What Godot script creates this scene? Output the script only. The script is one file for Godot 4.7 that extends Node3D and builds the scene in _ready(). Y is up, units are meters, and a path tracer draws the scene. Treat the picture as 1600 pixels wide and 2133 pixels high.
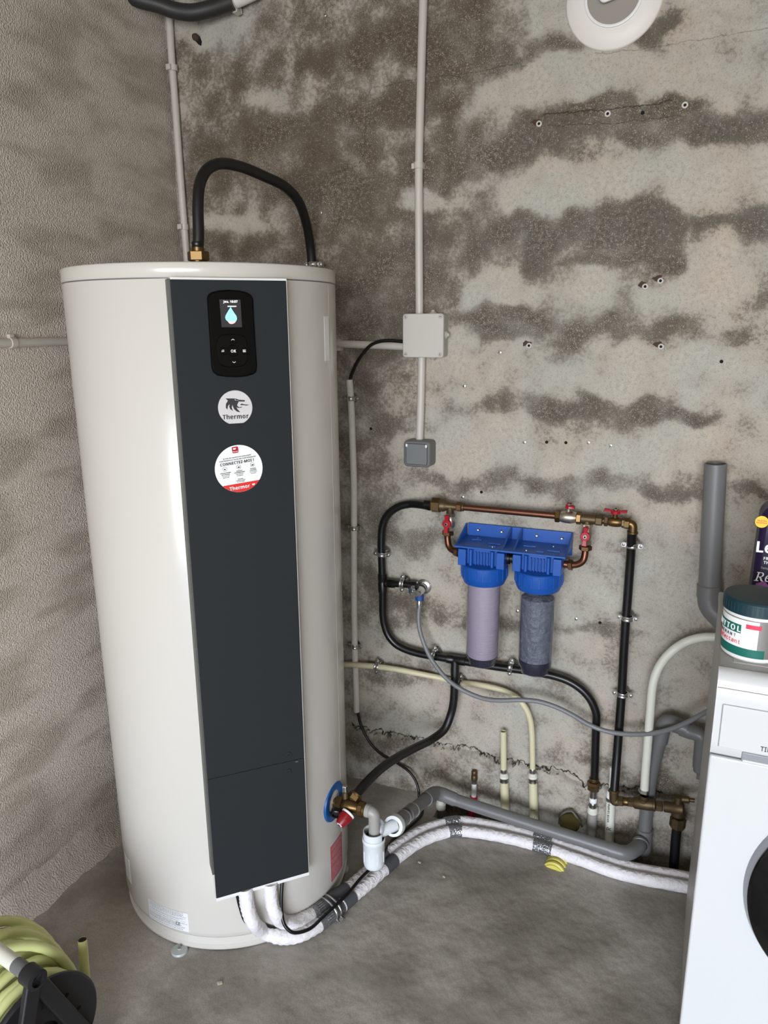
extends Node3D
# A water heater, filter and washing machine in the corner of a rough concrete garage. Units are metres.
# Back wall: the plane z = 0. Left wall: the plane x = 0. Floor: y = 0. The garage door stands open at z = 5, behind the camera.

const FOCAL := 1560.0
const EYE := Vector3(1.475, 1.44, 1.97)
const CAM_X := Vector3(0.9249914, -0.00790017, -0.37990591)
const CAM_Y := Vector3(-0.08656478, 0.9691143, -0.23091993)
const CAM_Z := Vector3(0.36999656, 0.24648542, 0.89573851)
const TANK := Vector3(0.437, 0.0, 0.5044)
const TANK_R := 0.294
const FRONT := Vector3(0.70091, 0, 0.71325)      # where the heater's front panel faces
const FRONT_U := Vector3(0.71325, 0, -0.70091)
const PANEL_D := 0.308

var used := {}
var M := {}
var rng := RandomNumberGenerator.new()

# ------------------------------------------------------------------ meshes
class MB:
	var v := PackedVector3Array()
	var n := PackedVector3Array()
	var t := PackedVector2Array()
	var ix := PackedInt32Array()

	func vert(p: Vector3, nn: Vector3, uv := Vector2.ZERO) -> int:
		v.push_back(p)
		n.push_back(nn)
		t.push_back(uv)
		return v.size() - 1

	func tri(a: int, b: int, c: int) -> void:
		var g := (v[c] - v[a]).cross(v[b] - v[a])
		ix.push_back(a)
		if g.dot(n[a] + n[b] + n[c]) < 0.0:
			ix.push_back(c)
			ix.push_back(b)
		else:
			ix.push_back(b)
			ix.push_back(c)

	func quad(a: int, b: int, c: int, d: int) -> void:
		tri(a, b, c)
		tri(a, c, d)

	func face(pts: Array, nn: Vector3, uvs := []) -> void:
		var f := v.size()
		for k in pts.size():
			vert(pts[k], nn, uvs[k] if uvs else Vector2.ZERO)
		for k in range(1, pts.size() - 1):
			tri(f, f + k, f + k + 1)

	# profile of (radius, height) points from bottom to top outside, turned round the Y axis of xf
	func lathe(prof: Array, xf := Transform3D(), segs := 32, cut := 35.0, a0 := 0.0, a1 := TAU) -> MB:
		var m := prof.size() - 1
		var nor := []
		for k in m:
			var d: Vector2 = prof[k + 1] - prof[k]
			nor.append(Vector2(d.y, -d.x).normalized())
		for k in m:
			var na: Vector2 = nor[k]
			var nb: Vector2 = nor[k]
			if k > 0 and rad_to_deg(absf(na.angle_to(nor[k - 1]))) < cut:
				na = (na + nor[k - 1]).normalized()
			if k < m - 1 and rad_to_deg(absf(nb.angle_to(nor[k + 1]))) < cut:
				nb = (nb + nor[k + 1]).normalized()
			var p: Vector2 = prof[k]
			var q: Vector2 = prof[k + 1]
			var f := v.size()
			for s in segs + 1:
				var a := lerpf(a0, a1, float(s) / segs)
				var c := cos(a)
				var w := sin(a)
				vert(xf * Vector3(p.x * c, p.y, p.x * w), (xf.basis * Vector3(na.x * c, na.y, na.x * w)).normalized(), Vector2(float(s) / segs, p.y))
				vert(xf * Vector3(q.x * c, q.y, q.x * w), (xf.basis * Vector3(nb.x * c, nb.y, nb.x * w)).normalized(), Vector2(float(s) / segs, q.y))
			for s in segs:
				var i := f + s * 2
				if p.x > 1e-6:
					tri(i, i + 1, i + 2)
				if q.x > 1e-6:
					tri(i + 1, i + 3, i + 2)
		return self

	func nut(xf: Transform3D, r: float, h0: float, h1: float, bev := 0.0015, sides := 6) -> MB:
		for s in sides:
			var a := TAU * s / sides
			var b := TAU * (s + 1) / sides
			var mid := (a + b) / 2
			var out := (xf.basis * Vector3(cos(mid), 0, sin(mid))).normalized()
			var up := xf.basis.y.normalized()
			var ri := r - bev
			var ring := func(ang: float, rr: float, h: float) -> Vector3: return xf * Vector3(cos(ang) * rr, h, sin(ang) * rr)
			face([ring.call(a, r, h0 + bev), ring.call(b, r, h0 + bev), ring.call(b, r, h1 - bev), ring.call(a, r, h1 - bev)], out)
			face([ring.call(a, r, h1 - bev), ring.call(b, r, h1 - bev), ring.call(b, ri, h1), ring.call(a, ri, h1)], (out + up).normalized())
			face([ring.call(a, r, h0 + bev), ring.call(b, r, h0 + bev), ring.call(b, ri, h0), ring.call(a, ri, h0)], (out - up).normalized())
			face([ring.call(a, ri, h1), ring.call(b, ri, h1), xf * Vector3(0, h1, 0)], up)
			face([ring.call(a, ri, h0), ring.call(b, ri, h0), xf * Vector3(0, h0, 0)], -up)
		return self

	# a tube along a line of points; radius is a number or one number per point
	func tube(pts: PackedVector3Array, radius, segs := 16, capped := true) -> MB:
		var side := Vector3.ZERO
		var f := v.size()
		var run := 0.0
		for k in pts.size():
			var d: Vector3 = (pts[mini(k + 1, pts.size() - 1)] - pts[maxi(k - 1, 0)]).normalized()
			if k == 0:
				side = d.cross(Vector3.UP if absf(d.y) < 0.9 else Vector3.RIGHT).normalized()
			else:
				side = (side - d * side.dot(d)).normalized()
				run += pts[k].distance_to(pts[k - 1])
			var other := d.cross(side)
			var r: float = radius if radius is float else radius[k]
			for s in segs + 1:
				var a := TAU * s / segs
				var o := side * cos(a) + other * sin(a)
				vert(pts[k] + o * r, o, Vector2(float(s) / segs, run))
		for k in pts.size() - 1:
			for s in segs:
				var i := f + k * (segs + 1) + s
				quad(i, i + 1, i + segs + 2, i + segs + 1)
		if capped:
			for e in [0, pts.size() - 1]:
				var d: Vector3 = (pts[0] - pts[1]) if e == 0 else (pts[e] - pts[e - 1])
				d = d.normalized()
				var c := vert(pts[e], d)
				for s in segs + 1:
					vert(v[f + e * (segs + 1) + s], d)
				for s in segs:
					tri(c, c + 1 + s, c + 2 + s)
		return self

	# a box with rounded edges; xf is at its middle
	func rbox(xf: Transform3D, size: Vector3, r := 0.002, seg := 2) -> MB:
		var h := size / 2
		r = minf(r, minf(h.x, minf(h.y, h.z)) * 0.98)
		var inner := h - Vector3.ONE * r
		for ax in 3:
			for sg in [-1.0, 1.0]:
				var b := (ax + 1) % 3
				var c := (ax + 2) % 3
				var lb := []
				var lc := []
				for k in seg + 1:
					var tt := tan(PI / 4 * (1.0 - float(k) / seg))
					lb.append(-inner[b] - r * tt)
					lc.append(-inner[c] - r * tt)
				for k in seg + 1:
					var tt := tan(PI / 4 * float(k) / seg)
					lb.append(inner[b] + r * tt)
					lc.append(inner[c] + r * tt)
				var f := v.size()
				var w := lb.size()
				for y in w:
					for x in w:
						var p := Vector3.ZERO
						p[ax] = sg * h[ax]
						p[b] = lb[x]
						p[c] = lc[y]
						var q := p.clamp(-inner, inner)
						var d := (p - q).normalized()
						vert(xf * (q + d * r), (xf.basis * d).normalized(), Vector2(p[b], p[c]))
				for y in w - 1:
					for x in w - 1:
						var i := f + y * w + x
						quad(i, i + 1, i + w + 1, i + w)
		return self

	# an outline in the XY plane of xf, from z0 to z1 (its front, with a bevelled edge)
	func prism(poly: PackedVector2Array, xf: Transform3D, z0: float, z1: float, bev := 0.0, cut := 40.0) -> MB:
		if Geometry2D.is_polygon_clockwise(poly):
			poly.reverse()
		var m := poly.size()
		var en := []
		for k in m:
			var d := poly[(k + 1) % m] - poly[k]
			en.append(Vector2(d.y, -d.x).normalized())
		var inset := PackedVector2Array()
		for k in m:
			var a: Vector2 = en[(k + m - 1) % m]
			var b: Vector2 = en[k]
			var s := (a + b).normalized()
			inset.push_back(poly[k] - s * bev / maxf(0.5, s.dot(b)))
		for k in m:
			var j := (k + 1) % m
			var na: Vector2 = en[k]
			var nb: Vector2 = en[k]
			var pa: Vector2 = en[(k + m - 1) % m]
			var nx: Vector2 = en[j]
			if rad_to_deg(absf(na.angle_to(pa))) < cut:
				na = (na + pa).normalized()
			if rad_to_deg(absf(nb.angle_to(nx))) < cut:
				nb = (nb + nx).normalized()
			var wa := (xf.basis * Vector3(na.x, na.y, 0)).normalized()
			var wb := (xf.basis * Vector3(nb.x, nb.y, 0)).normalized()
			var z := xf.basis.z.normalized()
			var i := vert(xf * Vector3(poly[k].x, poly[k].y, z0), wa)
			vert(xf * Vector3(poly[j].x, poly[j].y, z0), wb)
			vert(xf * Vector3(poly[j].x, poly[j].y, z1 - bev), wb)
			vert(xf * Vector3(poly[k].x, poly[k].y, z1 - bev), wa)
			quad(i, i + 1, i + 2, i + 3)
			if bev > 0:
				i = vert(xf * Vector3(poly[k].x, poly[k].y, z1 - bev), (wa + z * 0.6).normalized())
				vert(xf * Vector3(poly[j].x, poly[j].y, z1 - bev), (wb + z * 0.6).normalized())
				vert(xf * Vector3(inset[j].x, inset[j].y, z1), (wb * 0.6 + z).normalized())
				vert(xf * Vector3(inset[k].x, inset[k].y, z1), (wa * 0.6 + z).normalized())
				quad(i, i + 1, i + 2, i + 3)
		for front in [true, false]:
			var ring := inset if front and bev > 0 else poly
			var f := v.size()
			var z := xf.basis.z.normalized()
			for p in ring:
				vert(xf * Vector3(p.x, p.y, z1 if front else z0), z if front else -z, p)
			var tris := Geometry2D.triangulate_polygon(ring)
			for k in range(0, tris.size(), 3):
				tri(f + tris[k], f + tris[k + 1], f + tris[k + 2])
		return self

	func ball(c: Vector3, r: float, segs := 16, squash := 1.0) -> MB:
		var prof := []
		for k in 13:
			var a := -PI / 2 + PI * k / 12
			prof.append(Vector2(maxf(cos(a) * r, 0.0), sin(a) * r * squash))
		return lathe(prof, Transform3D(Basis(), c), segs, 60)

	func mesh() -> ArrayMesh:
		var a := []
		a.resize(Mesh.ARRAY_MAX)
		a[Mesh.ARRAY_VERTEX] = v
		a[Mesh.ARRAY_NORMAL] = n
		a[Mesh.ARRAY_TEX_UV] = t
		a[Mesh.ARRAY_INDEX] = ix
		var out := ArrayMesh.new()
		out.add_surface_from_arrays(Mesh.PRIMITIVE_TRIANGLES, a)
		return out

# ------------------------------------------------------------------ places
# Points of the room on known planes: the sight line of a picture point, cut with the wall, the floor or another plane.
func sight(px: float, py: float) -> Vector3:
	return CAM_X * (px - 800.0) - CAM_Y * (py - 1066.5) - CAM_Z * FOCAL

func at_z(px: float, py: float, z: float) -> Vector3:
	var d := sight(px, py)
	return EYE + d * ((z - EYE.z) / d.z)

func at_y(px: float, py: float, y: float) -> Vector3:
	var d := sight(px, py)
	return EYE + d * ((y - EYE.y) / d.y)

func at_x(px: float, py: float, x: float) -> Vector3:
	var d := sight(px, py)
	return EYE + d * ((x - EYE.x) / d.x)

func at_front(px: float, py: float, dist := PANEL_D) -> Vector3:
	var d := sight(px, py)
	return EYE + d * ((dist - (EYE - TANK).dot(FRONT)) / d.dot(FRONT))

func on_front(px: float, py: float, dist := PANEL_D) -> Vector2:
	var p := at_front(px, py, dist) - TANK
	return Vector2(p.dot(FRONT_U), p.y)

func line_z(a: Array, z: float) -> PackedVector3Array:
	var out := PackedVector3Array()
	for k in range(0, a.size(), 2):
		out.push_back(at_z(a[k], a[k + 1], z))
	return out

func line_zz(a: Array) -> PackedVector3Array:
	var out := PackedVector3Array()
	for k in range(0, a.size(), 3):
		out.push_back(at_z(a[k], a[k + 1], a[k + 2]))
	return out

func line_yy(a: Array) -> PackedVector3Array:
	var out := PackedVector3Array()
	for k in range(0, a.size(), 3):
		out.push_back(at_y(a[k], a[k + 1], a[k + 2]))
	return out

func smooth(p: PackedVector3Array, n := 8) -> PackedVector3Array:
	var out := PackedVector3Array()
	for k in p.size() - 1:
		var a := p[maxi(k - 1, 0)]
		var b := p[k]
		var c := p[k + 1]
		var d := p[mini(k + 2, p.size() - 1)]
		# centripetal Catmull-Rom
		var t1 := sqrt(maxf(a.distance_to(b), 1e-5))
		var t2 := sqrt(maxf(b.distance_to(c), 1e-5))
		var t3 := sqrt(maxf(c.distance_to(d), 1e-5))
		var m1 := (c - b) if k == 0 else t2 * ((b - a) / t1 - (c - a) / (t1 + t2) + (c - b) / t2)
		var m2 := (c - b) if k == p.size() - 2 else t2 * ((c - b) / t2 - (d - b) / (t2 + t3) + (d - c) / t3)
		for s in n:
			var u := float(s) / n
			out.push_back((2 * u * u * u - 3 * u * u + 1) * b + (u * u * u - 2 * u * u + u) * m1 + (-2 * u * u * u + 3 * u * u) * c + (u * u * u - u * u) * m2)
	out.push_back(p[p.size() - 1])
	return out

func fillet(p: PackedVector3Array, r: float, n := 8) -> PackedVector3Array:
	var out := PackedVector3Array([p[0]])
	for k in range(1, p.size() - 1):
		var a := (p[k - 1] - p[k])
		var b := (p[k + 1] - p[k])
		var rr := minf(r, minf(a.length(), b.length()) * 0.49)
		var s := p[k] + a.normalized() * rr
		var e := p[k] + b.normalized() * rr
		for i in n + 1:
			var u := float(i) / n
			out.push_back(s.lerp(p[k], u).lerp(p[k].lerp(e, u), u))
	out.push_back(p[p.size() - 1])
	return out

func along(o: Vector3, y: Vector3, hint := Vector3(0, 0, 1)) -> Transform3D:
	y = y.normalized()
	var x := y.cross(hint)
	if x.length() < 0.01:
		x = y.cross(Vector3(1, 0, 0))
	x = x.normalized()
	return Transform3D(Basis(x, y, x.cross(y)), o)

func circle(r: float, n := 24, c := Vector2.ZERO) -> PackedVector2Array:
	var out := PackedVector2Array()
	for k in n:
		out.push_back(c + Vector2(cos(TAU * k / n), sin(TAU * k / n)) * r)
	return out

func rrect(w: float, h: float, r: float, seg := 5, c := Vector2.ZERO) -> PackedVector2Array:
	var out := PackedVector2Array()
	for q in 4:
		var o := Vector2((w / 2 - r) * (1 if q in [0, 3] else -1), (h / 2 - r) * (1 if q < 2 else -1))
		for k in seg + 1:
			var a := PI / 2 * (q + float(k) / seg)
			out.push_back(c + o + Vector2(cos(a), sin(a)) * r)
	return out

# ------------------------------------------------------------------ things and parts
func numbered(called: String) -> String:
	var k: int = used.get(called, 0)
	used[called] = k + 1
	return called if k == 0 else "%s_%03d" % [called, k]

func tag(o: Node3D, label: String, category: String, group := "") -> Node3D:
	o.set_meta("label", label)
	o.set_meta("category", category)
	if group:
		o.set_meta("group", group)
	return o

func thing(called: String, label: String, category: String, place: Vector3, group := "") -> Node3D:
	var o := Node3D.new()
	o.name = numbered(called)
	add_child(o)
	o.position = place
	return tag(o, label, category, group)

# a part whose shape was made in room coordinates
func part(parent: Node3D, called: String, mb: MB, m: Material, label := "") -> MeshInstance3D:
	var o := MeshInstance3D.new()
	o.mesh = mb.mesh()
	o.material_override = m
	o.name = called
	parent.add_child(o, true)
	if not parent is MeshInstance3D:
		o.position = -parent.position
	if label:
		o.set_meta("label", label)
	return o

# a part whose shape was made in its parent's own axes
func own(parent: Node3D, called: String, mesh: Mesh, m: Material) -> MeshInstance3D:
	var o := MeshInstance3D.new()
	o.mesh = mesh
	o.material_override = m
	o.name = called
	parent.add_child(o, true)
	return o

func solo(called: String, mb: MB, m: Material, label: String, category: String, group := "") -> MeshInstance3D:
	var o := MeshInstance3D.new()
	o.mesh = mb.mesh()
	o.material_override = m
	o.name = numbered(called)
	add_child(o)
	tag(o, label, category, group)
	return o

func struct(called: String, mb: MB, m: Material) -> MeshInstance3D:
	var o := MeshInstance3D.new()
	o.mesh = mb.mesh()
	o.material_override = m
	o.name = called
	add_child(o)
	o.set_meta("kind", "structure")
	return o

func lettering(parent: Node3D, called: String, words: String, xf: Transform3D, em: float, m: Material, bold := false, font := "Droid Sans") -> MeshInstance3D:
	var f := SystemFont.new()
	f.font_names = PackedStringArray([font])
	f.font_weight = 700 if bold else 400
	var tm := TextMesh.new()
	tm.text = words
	tm.font = f
	tm.font_size = 64
	tm.pixel_size = 0.002
	tm.depth = 0.0006 / (em / 0.128)
	tm.curve_step = 1.0
	var o := MeshInstance3D.new()
	o.mesh = tm
	o.material_override = m
	o.name = called
	parent.add_child(o, true)
	if not parent is MeshInstance3D:
		xf.origin -= parent.position
	o.transform = xf * Transform3D(Basis.from_scale(Vector3.ONE * (em / 0.128)), Vector3.ZERO)
	return o

# ------------------------------------------------------------------ materials
func mat(c: Color, rough := 0.5, metal := 0.0) -> StandardMaterial3D:
	var m := StandardMaterial3D.new()
	m.albedo_color = c
	m.roughness = rough
	m.metallic = metal
	return m

func noise_image(size: Vector2i, freq: float, octaves: int, seed_: int, kind := FastNoiseLite.TYPE_SIMPLEX_SMOOTH, seamless := false) -> Image:
	var f := FastNoiseLite.new()
	f.noise_type = kind
	f.seed = seed_
	f.frequency = freq
	f.fractal_octaves = octaves
	if octaves == 1:
		f.fractal_type = FastNoiseLite.FRACTAL_NONE
	return f.get_seamless_image(size.x, size.y) if seamless else f.get_image(size.x, size.y)

func bumpy(m: StandardMaterial3D, im: Image, metres: float, depth_cm: float) -> StandardMaterial3D:
	m.heightmap_enabled = true
	m.heightmap_texture = ImageTexture.create_from_image(im)
	m.heightmap_scale = depth_cm
	m.uv1_triplanar = true
	m.uv1_world_triplanar = true
	m.uv1_scale = Vector3.ONE / metres
	return m

const WALL_X0 := -0.05
const WALL_Y0 := -0.15
const WALL_W := 2.0
const WALL_H := 2.5
const WALL_PX := 800.0

# stains of the back wall: px, py of the middle, half width and half height in the same measure, strength (+ darker, - paler), brownness
func wall_stains() -> Array:
	return [
		[560, 120, 330, 190, 0.36, 1.0], [800, 260, 260, 200, 0.3, 1.0], [560, 400, 260, 180, 0.36, 0.9], [940, 90, 150, 130, 0.4, 1.0], [760, 520, 170, 160, 0.32, 0.55], [800, 660, 110, 130, 0.42, 0.7], [760, 850, 90, 160, 0.42, 0.35], [420, 330, 60, 90, 0.25, 0.8], [540, 310, 60, 34, 0.2, 1.0], [700, 110, 150, 34, 0.2, 1.0], [820, 235, 130, 26, 0.22, 1.0], [690, 390, 110, 40, 0.22, 0.8], [930, 130, 60, 60, 0.15, 0.8],
		[950, 480, 110, 120, 0.34, 0.3], [930, 330, 90, 90, 0.26, 0.7], [440, 560, 120, 90, 0.3, 0.7],
		[430, 60, 75, 28, -0.5, 0.6], [385, 260, 22, 45, -0.45, 0.6], [600, 195, 100, 26, -0.42, 0.8], [830, 160, 160, 26, -0.36, 0.8], [590, 130, 22, 40, -0.25, 0.8], [480, 462, 62, 20, -0.75, 0.4], [895, 416, 64, 20, -1.1, 0.2], [700, 270, 50, 25, -0.2, 0.4],
		[980, 380, 60, 18, -0.4, 0.2], [850, 260, 60, 30, -0.22, 0.2], [780, 345, 130, 14, -0.2, 0.8], [1105, 55, 14, 40, -0.6, 0.2],
		[1210, 40, 110, 60, -0.25, 0.1], [1090, 185, 120, 48, -0.6, 0.15], [1240, 165, 130, 34, -0.3, 0.1], [1480, 40, 140, 40, -0.3, 0.3], [1500, 160, 140, 40, -0.3, 0.3],
		[1110, 110, 80, 30, 0.5, 0.1], [1200, 118, 60, 14, 0.35, 0.1], [1350, 80, 50, 26, 0.75, 0.2], [1400, 52, 24, 20, 0.5, 0.2], [1460, 55, 60, 12, 0.3, 0.3], [1560, 32, 60, 14, 0.25, 0.3],
		[1160, 255, 52, 26, 0.7, 0.7], [1290, 232, 150, 22, 0.95, 0.6], [1410, 215, 40, 30, 0.8, 0.6], [1150, 212, 30, 22, 0.5, 0.3], [1330, 270, 190, 20, 0.6, 0.2], [1520, 238, 70, 26, 0.75, 0.1], [1560, 150, 60, 30, 0.3, 0.3], [1480, 285, 110, 22, 0.7, 0.2],
		[1060, 300, 90, 50, 0.55, 0.1], [1180, 300, 110, 36, 0.4, 0.1], [1500, 345, 140, 34, -0.3, 0.4], [1160, 392, 110, 34, -0.45, 0.15], [1380, 390, 200, 40, -0.3, 0.25], [1080, 430, 22, 22, -0.4, 0.2],
		[1240, 475, 160, 40, 0.75, 0.1], [1330, 450, 60, 60, 0.6, 0.3], [1390, 500, 40, 70, 0.7, 0.3], [1300, 540, 130, 22, 0.7, 0.2], [1575, 470, 60, 50, 0.8, 0.0], [1470, 470, 40, 20, 0.4, 0.1], [1050, 520, 80, 60, 0.5, 0.1], [1130, 540, 50, 50, 0.5, 0.2],
		[1480, 570, 110, 60, -0.4, 0.4], [1045, 598, 90, 26, -0.55, 0.2], [1260, 590, 70, 26, -0.4, 0.2], [1590, 600, 26, 60, 0.5, 0.0], [1340, 585, 34, 20, 0.45, 0.5],
		[1040, 655, 110, 24, 0.75, 0.4], [1130, 690, 110, 28, 0.45, 0.1], [1270, 680, 110, 34, 0.4, 0.2], [1440, 690, 140, 18, 0.35, 0.5], [1130, 740, 50, 34, 0.35, 0.4], [1030, 700, 60, 20, 0.5, 0.0],
		[980, 630, 50, 26, -0.35, 0.2], [950, 720, 60, 26, -0.45, 0.3], [920, 770, 60, 22, -0.3, 0.3], [880, 940, 80, 34, -0.6, 0.3], [1010, 930, 90, 46, -0.5, 0.4], [820, 760, 40, 20, -0.15, 0.3],
		[1060, 845, 110, 26, 0.45, 0.2], [1310, 858, 170, 24, 0.7, 0.3], [1440, 862, 80, 14, 0.45, 0.2], [1160, 870, 90, 34, 0.3, 0.2], [1100, 770, 120, 40, -0.15, 0.2], [1400, 780, 190, 60, -0.2, 0.1],
		[1250, 955, 140, 44, -0.3, 0.3], [1420, 930, 160, 50, -0.25, 0.1], [1270, 1014, 180, 22, 0.5, 0.1], [1050, 1005, 90, 26, 0.42, 0.1], [940, 1010, 60, 20, 0.35, 0.2], [1410, 1034, 100, 10, 0.25, 0.1], [1570, 1034, 60, 10, 0.45, 0.1],
		[870, 1000, 60, 20, 0.3, 0.2], [880, 1130, 80, 24, 0.55, 0.2], [770, 1110, 50, 120, 0.4, 0.3], [770, 1250, 60, 60, 0.35, 0.3], [880, 1270, 100, 26, 0.45, 0.5], [850, 1200, 70, 28, -0.3, 0.2], [870, 1320, 70, 24, -0.35, 0.2],
		[1045, 1300, 60, 20, 0.55, 0.4], [1240, 1318, 110, 14, 0.55, 0.1], [1260, 1178, 80, 12, 0.2, 0.2], [1220, 1240, 90, 40, -0.25, 0.1], [1420, 1200, 120, 120, -0.2, 0.1], [830, 1400, 70, 24, 0.35, 0.3], [800, 1470, 80, 30, 0.3, 0.4],
		[870, 1460, 60, 24, -0.2, 0.2], [1000, 1500, 90, 40, -0.1, 0.0], [1180, 1500, 120, 60, 0.05, 0.0], [760, 1540, 70, 26, 0.4, 0.6], [900, 1600, 160, 40, 0.18, 0.7], [1120, 1660, 160, 40, 0.1, 0.6], [1360, 1640, 90, 40, 0.55, 0.7], [1260, 1590, 40, 16, 0.35, 0.4],
		[760, 1640, 60, 40, 0.3, 0.6], [1400, 1480, 120, 90, -0.05, 0.0], [960, 1680, 140, 20, 0.45, 0.6], [1350, 1740, 120, 30, 0.3, 0.5],
	]

func wall_material() -> StandardMaterial3D:
	var lw := int(WALL_W * WALL_PX / 8)
	var lh := int(WALL_H * WALL_PX / 8)
	var warp_a := noise_image(Vector2i(lw, lh), 0.05, 3, 11).get_data()
	var warp_b := noise_image(Vector2i(lw, lh), 0.05, 3, 12).get_data()
	var rows := []
	for s in wall_stains():
		var c := at_z(s[0], s[1], 0.0)
		var rx := absf(at_z(s[0] + s[2], s[1], 0.0).x - at_z(s[0] - s[2], s[1], 0.0).x) / 2
		var ry := absf(at_z(s[0], s[1] + s[3], 0.0).y - at_z(s[0], s[1] - s[3], 0.0).y) / 2
		rows.append([c.x, c.y, rx, ry, s[4] * 0.8, s[5]])
	var low := PackedByteArray()
	low.resize(lw * lh * 3)
	for y in lh:
		for x in lw:
			var k := y * lw + x
			var px := WALL_X0 + (x + 0.5) / lw * WALL_W + (warp_a[k] / 255.0 - 0.5) * 0.11
			var py := WALL_Y0 + (1.0 - (y + 0.5) / lh) * WALL_H + (warp_b[k] / 255.0 - 0.5) * 0.07
			var dark := 0.25
			var brown := 0.2
			var weight := 0.35
			for s in rows:
				var dx: float = (px - s[0]) / s[2]
				if absf(dx) > 1.9:
					continue
				var dy: float = (py - s[1]) / s[3]
				if absf(dy) > 1.9:
					continue
				var g := exp(-pow(dx * dx + dy * dy, 1.8) * 0.75)
				dark += g * s[4]
				brown += g * s[5] * absf(s[4])
				weight += g * absf(s[4])
			low[k * 3] = int(clampf(dark, 0, 1) * 255)
			low[k * 3 + 1] = int(clampf(brown / weight, 0, 1) * 255)
	var field := Image.create_from_data(lw, lh, false, Image.FORMAT_RGB8, low)
	var w := lw * 8
	var h := lh * 8
	field.resize(w, h, Image.INTERPOLATE_CUBIC)
	# cracks and trowel lines
	var lines := Image.create(w, h, false, Image.FORMAT_L8)
	lines.fill(Color.BLACK)
	var cracks := [
		[1.0, 1, 733, 1505, 760, 1513, 800, 1523, 850, 1532, 900, 1542, 935, 1550, 975, 1553, 1005, 1565, 1040, 1580, 1075, 1585, 1150, 1596, 1195, 1612, 1220, 1630, 1262, 1632, 1310, 1640, 1380, 1648],
		[0.45, 1, 620, 366, 690, 362, 745, 346, 758, 320, 762, 250, 762, 205, 775, 182, 870, 166, 1000, 148, 1080, 132], [0.4, 1, 1240, 112, 1380, 96, 1480, 78, 1600, 60], [0.7, 2, 1130, 238, 1290, 226, 1400, 208], [0.6, 1, 1140, 262, 1290, 256, 1430, 240]]
	var jag := FastNoiseLite.new()
	jag.seed = 8
	jag.frequency = 0.03
	jag.fractal_octaves = 4
	for c in cracks:
		var p := PackedVector3Array()
		for k in range(2, c.size(), 2):
			p.push_back(at_z(c[k], c[k + 1], 0.0))
		var run := 0.0
		for k in p.size() - 1:
			var steps := int(p[k].distance_to(p[k + 1]) * WALL_PX * 1.5)
			for s in steps:
				run += 1.0 / 1.5
				var q := p[k].lerp(p[k + 1], float(s) / steps)
				var big: bool = c[0] > 0.9
				var j := jag.get_noise_2d(run, c[2]) * (13.0 if big else 4.0) + jag.get_noise_2d(run * 4.0, c[2] + 50.0) * (4.0 if big else 1.0)
				var cx := int((q.x - WALL_X0) * WALL_PX)
				var cy := int((1.0 - (q.y - WALL_Y0) / WALL_H) * h + j)
				var size := int(c[1])
				if big:
					size = 1 + int(clampf(2.0 + jag.get_noise_2d(run * 1.3, 900.0) * 5.0, 0, 4))
				lines.fill_rect(Rect2i(cx, cy, 2 if big else 1, size), Color(c[0], c[0], c[0]))
				if big and jag.get_noise_2d(run * 2.0, 300.0) > 0.2:
					lines.fill_rect(Rect2i(cx, cy + 6 + int(jag.get_noise_2d(run, 77.0) * 9.0), 2, 1 + size / 2), Color(0.7, 0.7, 0.7))
	var fa := field.get_data()
	var li := lines.get_data()
	var na := noise_image(Vector2i(w, h), 0.012, 5, 21).get_data()
	var nb := noise_image(Vector2i(w, h), 0.09, 3, 22).get_data()
	var nc := noise_image(Vector2i(w, h), 0.33, 2, 23).get_data()
	var ng := noise_image(Vector2i(w, h), 0.004, 3, 24).get_data()
	var out := PackedByteArray()
	out.resize(w * h * 3)
	var hi := PackedByteArray()
	hi.resize(w * h)
	for k in w * h:
		var a := na[k] / 255.0 - 0.5
		var b := nb[k] / 255.0 - 0.5
		var c := nc[k] / 255.0 - 0.5
		var g := ng[k] / 255.0 - 0.5
		var dark := fa[k * 3] / 255.0 + a * 0.72 + b * 0.66 + c * 0.66
		dark = smoothstep(0.16, 0.82, dark)
		var brown := clampf(fa[k * 3 + 1] / 255.0 + a * 0.3, 0.0, 1.0)
		# pale grains and salts show on the dark stains
		var salt := clampf((c + b * 0.45 + g * 0.25 - 0.15) * 9.0, 0.0, 1.0) * dark * 0.55
		var pit := clampf((-c - b * 0.5 - 0.24) * 8.0, 0.0, 1.0) * (0.06 + 0.24 * dark)
		var shade := 1.0 + b * 0.14 + c * 0.16 - pit
		var r := lerpf(174 - g * 10, lerpf(103, 91, brown), dark)
		var gg := lerpf(168 + g * 3, lerpf(100, 79, brown), dark)
		var bb := lerpf(156.5 + g * 8, lerpf(92, 67, brown), dark)
		r = lerpf(r, 176, salt) * shade
		gg = lerpf(gg, 168, salt) * shade
		bb = lerpf(bb, 156, salt) * shade
		var crack := li[k] / 255.0 * (0.5 if b < 0.0 else 0.85)
		out[k * 3] = int(clampf(lerpf(r, 30, crack), 0, 255))
		out[k * 3 + 1] = int(clampf(lerpf(gg, 26, crack), 0, 255))
		out[k * 3 + 2] = int(clampf(lerpf(bb, 22, crack), 0, 255))
		hi[k] = int(clampf(128 + c * 80 + b * 70 + a * 60 - pit * 60 - crack * 90, 0, 255))
	var m := mat(Color.WHITE, 0.92)
	m.albedo_texture = ImageTexture.create_from_image(Image.create_from_data(w, h, false, Image.FORMAT_RGB8, out))
	m.heightmap_enabled = true
	m.heightmap_texture = ImageTexture.create_from_image(Image.create_from_data(w, h, false, Image.FORMAT_L8, hi))
	m.heightmap_scale = 0.35
	m.metallic_specular = 0.3
	return m

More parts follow.
